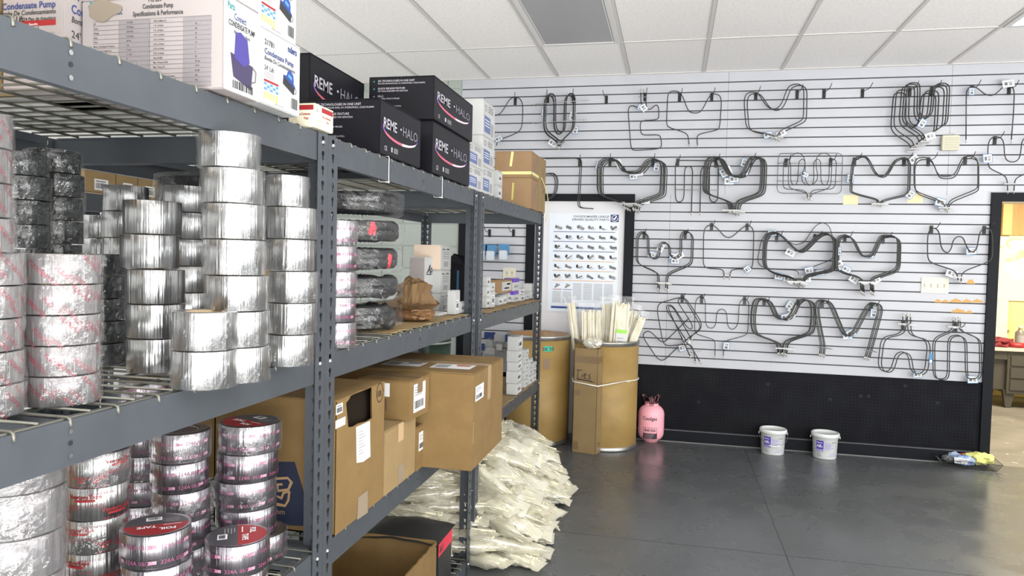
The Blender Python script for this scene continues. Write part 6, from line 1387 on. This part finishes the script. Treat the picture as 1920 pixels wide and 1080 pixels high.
for (aa, bb) in ((.25, 1.2), (PI - .9, PI + .35), (PI * 1.4, PI * 1.62)):
    vs = []; n = 10
    for k in range(n + 1):
        a = aa + (bb - aa) * k / n; fl = 1.25; 
        for rr_, zz_ in ((rc, zc0 - .02), (rc * 1.02, zc0 + .02), (rc * fl, zc1 - .012), (rc * fl * 1.12, zc1)): vs.append((rr_ * math.cos(a), rr_ * math.sin(a), zz_ + (.008 * math.sin(PI * k / n) if zz_ > zc0 + .03 else 0)))
    mb.add(vs, [(4 * k + j, 4 * k + 4 + j, 4 * k + 5 + j, 4 * k + 1 + j) for k in range(n) for j in range(3)] + [(4 * k + 1 + j, 4 * k + 5 + j, 4 * k + 4 + j, 4 * k + j) for k in range(n) for j in range(3)], pink_d, True)
mb.lathe([(rc * 1.0, zc0 - .02), (rc * 1.02, zc0 + .012), (rc * .97, zc0 + .012)], pink, 30); mb.build('collar_handles', t)
mb = MB(); mb.lathe([(0, zc0), (.012, zc0), (.012, zc0 + .03), (.007, zc0 + .035), (.007, zc0 + .07), (0, zc0 + .07)], M('brass_dull', (.25, .20, .16), .4, .8), 14); mb.tube([(0, 0, zc0 + .05), (.026, -.01, zc0 + .05)], .006, M('brass_dull'), 8); mb.build('valve', t)

# ------------------------------------------------------------------ white pails
def pail(u, v, label, rz, hgt=.0):
    p = at_z(u, v, 0); r1, r0 = .098, .086; x, y = p.x, p.y + r0; H_ = .198
    t = thing('pail', label, 'pail', (x, y, 0), 0, 'white sealant pails')
    mb = MB(); mb.lathe([(0, .004), (r0 - .004, .004), (r0 - .002, 0), (r0, .003), (r1 - .004, H_ * .80), (r1 - .001, H_ * .81), (r1 - .001, H_ * .86)], plast_w, 48); mb.build('pail_body', t)
    mb = MB(); mb.lathe([(r1 - .001, H_ * .83), (r1 + .006, H_ * .835), (r1 + .007, H_ * .97), (r1 + .002, H_), (r1 - .008, H_), (r1 - .012, H_ - .008), (0, H_ - .008)], plast_w, 48); mb.lathe([(r1 + .007, H_ * .885), (r1 + .0095, H_ * .89), (r1 + .007, H_ * .90)], plast_w, 48); mb.build('lid', t)
    mb = MB(); a0 = -PI / 2 - .28; rm = .0925; vio = M('ink_pail_violet', (.07, .04, .42), .45)
    mb.crect(rm, a0 - .62, a0 - .02, H_ * .40, H_ * .73, vio, .0025); mb.crect(rm, a0 - .62, a0 - .02, H_ * .30, H_ * .40, M('ink_lilac', (.35, .32, .62), .45), .0018)
    mb.ctext('AIR-', rm + .002, a0 - .32, H_ * .47, .030, ink_w, bold=.03, off=.002, sx=.85); mb.ctext('Master', rm + .002, a0 - .32, H_ * .63, .015, ink_w, bold=.02, off=.002)
    for k in range(5): mb.crect(rm, a0 + .08, a0 + .55 + .25 * ((k * 3) % 2), H_ * (.62 - k * .055), H_ * (.635 - k * .055) + .002, M('ink_lilac'), .0022)
    mb.ctext('No. 180', rm, a0 + .82, H_ * .66, .010, ink, bold=.02, off=.0025)
    for k in range(4): mb.crect(rm - .004, a0 - .55, a0 - .30 + .05 * k, H_ * (.24 - k * .045), H_ * (.25 - k * .045), ink_g, .0028); mb.crect(rm - .004, a0 + .5 - .05 * k, a0 + 1.05, H_ * (.24 - k * .04), H_ * (.25 - k * .04), M('ink_lilac'), .0028)
    mb.build('printed_label', t)
    mb = MB(); pts = []
    for k in range(17):
        a = PI * k / 16; pts.append(Vector((math.cos(a) * (r1 + .012), -math.sin(a) * (r1 + .012) * .98, H_ * .80 - math.sin(a) * H_ * .42)))
    R3 = Matrix.Rotation(rz, 3, 'Z'); pts = [R3 @ q for q in pts]; mb.tube(pts, .0016, M('bail_wire', (.30, .31, .33), .35, .9), 6); mb.build('bail', t)
    if rz < .5:
        mb = MB(); a_, b_ = pts[6], pts[9]; mb.tube([pts[k] for k in range(6, 11)], .0055, plast_w, 10); mb.build('grip', t)
    for s_ in (0, -1):
        mb = MB(); q = pts[s_]; mb.lathe([(0, 0), (.010, 0), (.010, .004), (0, .005)], plast_w, 14, c=(0, 0, 0)); o = mb.build('bail_ear', t); o.location = q * .97; o.location.z = q.z; o.rotation_euler = (0, PI / 2 * (1 if q.x > 0 else -1), 0)
pail(1451, 854, 'white pail with a violet label and lowered wire bail, left of the pair', 0)
pail(1550, 862, 'white pail with a violet label, right of the pair, bail turned away', PI)

# ------------------------------------------------------------------ wire tray with gloves
c1, c2, c3 = at_z(1777, 881, 0), at_z(1862, 884, 0), at_z(1756, 852, .06)
p = at_z(1812, 874, 0); ang_t = -.12; t = thing('wire_tray', 'dark mesh tray on the floor at the corner of the open doorway', 'tray', (p.x, p.y, 0), ang_t)
tm = M('tray_mesh', (.10, .10, .095), .4, .7); mb = MB(); a, b, hh, fl = .175, .10, .062, .03
for i in range(19):
    x = -a + 2 * a * i / 18; mb.tube([(x * 1.16, b + fl, hh), (x, b, .004), (x, -b, .004), (x * 1.16, -b - fl, hh)], .0011, tm, 4)
for i in range(11):
    y = -b + 2 * b * i / 10; mb.tube([(a + fl, y * 1.2, hh), (a, y, .005), (-a, y, .005), (-a - fl, y * 1.2, hh)], .0011, tm, 4)
for k in range(1, 5):
    q = k / 5; mb.tube([(-a - fl * q, -b - fl * q, hh * q), (a + fl * q, -b - fl * q, hh * q), (a + fl * q, b + fl * q, hh * q), (-a - fl * q, b + fl * q, hh * q)], .0010, tm, 4, closed=True)
mb.build('mesh', t); mb = MB(); mb.tube([(-a - fl, -b - fl, hh), (a + fl, -b - fl, hh), (a + fl, b + fl, hh), (-a - fl, b + fl, hh)], .003, tm, 6, closed=True); mb.tube([(-a - fl, -b - fl + .01, hh), (-a - fl - .03, -b - fl + .03, hh + .018)], .0035, tm, 6); mb.build('rim', t)
mb = MB(); mb.tube([(-.05, -b - .01, .002), (-.03, -b - .03, .003), (a + .02, -b - .03, .003), (a + .05, -b - .055, .003)], .0018, steel_w, 5); mb.build('wire_leg', t)
def inT(x, y, z): return t.matrix_world @ Vector((x, y, z)) if False else Vector((p.x + x * math.cos(ang_t) - y * math.sin(ang_t), p.y + x * math.sin(ang_t) + y * math.cos(ang_t), z))
for nm, lb, pos, s_, m_, sd, cat in (('rubber_glove', 'crumpled yellow cloth glove in the wire tray', (.085, .015, .065), (.095, .08, .045), M('yellow_cloth', (.66, .66, .22), .8, bump=(60, .3)), 4, 'glove'), ('blue_glove', 'crumpled blue and white cloth glove in the wire tray', (-.02, -.02, .05), (.085, .065, .036), M('blue_cloth', (.20, .34, .62), .8, var=((.45, .50, .58), 30, .45, .6)), 9, 'glove'), ('red_cloth', 'scrap of red cloth behind the gloves in the wire tray', (.0, .065, .070), (.05, .018, .014), M('red_scrap', (.55, .04, .07), .7), 6, 'cloth'), ('grey_cloth', 'dark grey scrap at the left end of the wire tray', (-.12, .0, .045), (.045, .06, .022), M('grey_scrap', (.16, .17, .18), .7), 2, 'cloth'), ('blue_rag', 'pale blue rag at the back left of the wire tray', (-.075, .045, .070), (.04, .03, .022), M('pale_blue_cloth', (.38, .48, .66), .8), 12, 'cloth')):
    mb = MB(); crumple(mb, (0, 0, 0), s_, m_, sd, .35, 3, -.05, 2.4); o = mb.build(nm); o.location = inT(*pos); tag(o, lb, cat)
mb = MB(); mb.box((-.045, -.001, -.022), (.045, .001, .022), paper); mb.box((-.03, -.0016, -.012), (.0, -.001, -.004), ink_g); mb.box((-.02, -.0016, .004), (.03, -.001, .009), ink_g); o = mb.build('card'); o.location = inT(-.055, -.082, .055); o.rotation_euler = (-.5, 0, -.25); tag(o, 'small printed white card leaning in the wire tray', 'card')

# ------------------------------------------------------------------ behind the shelving
shelving('second grey rack standing behind the shelving, seen under its top shelf', 1.0, 3.2, (.10, .75, 1.72), -2.28, 0, .6)
for i, (u0, u1) in enumerate(((157, 217), (217, 258), (258, 300), (300, 345))):
    y0_ = at_x(u0, 360, -2.30).y; y1_ = at_x(u1, 360, -2.30).y
    b = carton('carton', ('first', 'second', 'third', 'fourth')[i] + ' labelled kraft carton from the left on the rack behind', -2.66, -2.30, y0_ + .004, y1_, 1.726, .20, kraft_l)
    if i < 3: lbl(b, 'side', b.d * .3, .012, b.d * .45, .045, 'bar', i)
    else:
        mb = MB(); mb.rect(b.side, .002, .002, b.d - .004, .1, M('kraft_glow', (.60, .42, .24), .7)); mb.build('painted_glow', b.t)  # brighter kraft painted over this face to make it look lit
t = thing('waste_bin', 'dark green round bin with a white rim on the floor behind the shelving', 'bin', (-1.90, 5.45, 0)); gr = M('green_bin', (.012, .035, .022), .4)
zg = at_y(838, 637, 5.3).z; mb = MB(); mb.lathe([(0, .01), (.17, .01), (.20, zg - .04), (.19, zg - .04), (.16, .02)], gr, 36); mb.build('bin_body', t); mb = MB(); mb.lathe([(.20, zg - .045), (.207, zg - .04), (.207, zg - .03), (.20, zg - .028)], card_w, 36); mb.build('rim', t); mb = MB(); mb.lathe([(.205, zg - .028), (.19, zg), (0, zg + .01)], gr, 36); mb.build('lid', t)
carton('carton', 'white carton on the floor behind the shelving beside the green bin', -2.5, -2.12, 4.9, 5.5, 0, .62, card_w); carton('carton', 'white carton stacked on the floor carton beside the green bin', -2.48, -2.12, 4.92, 5.48, .622, .16, card_w)
carton('carton', 'white flat carton at the back of the lower shelf behind the largest carton', -1.68, -1.42, 2.75, 3.18, ZW, .42, card_w)
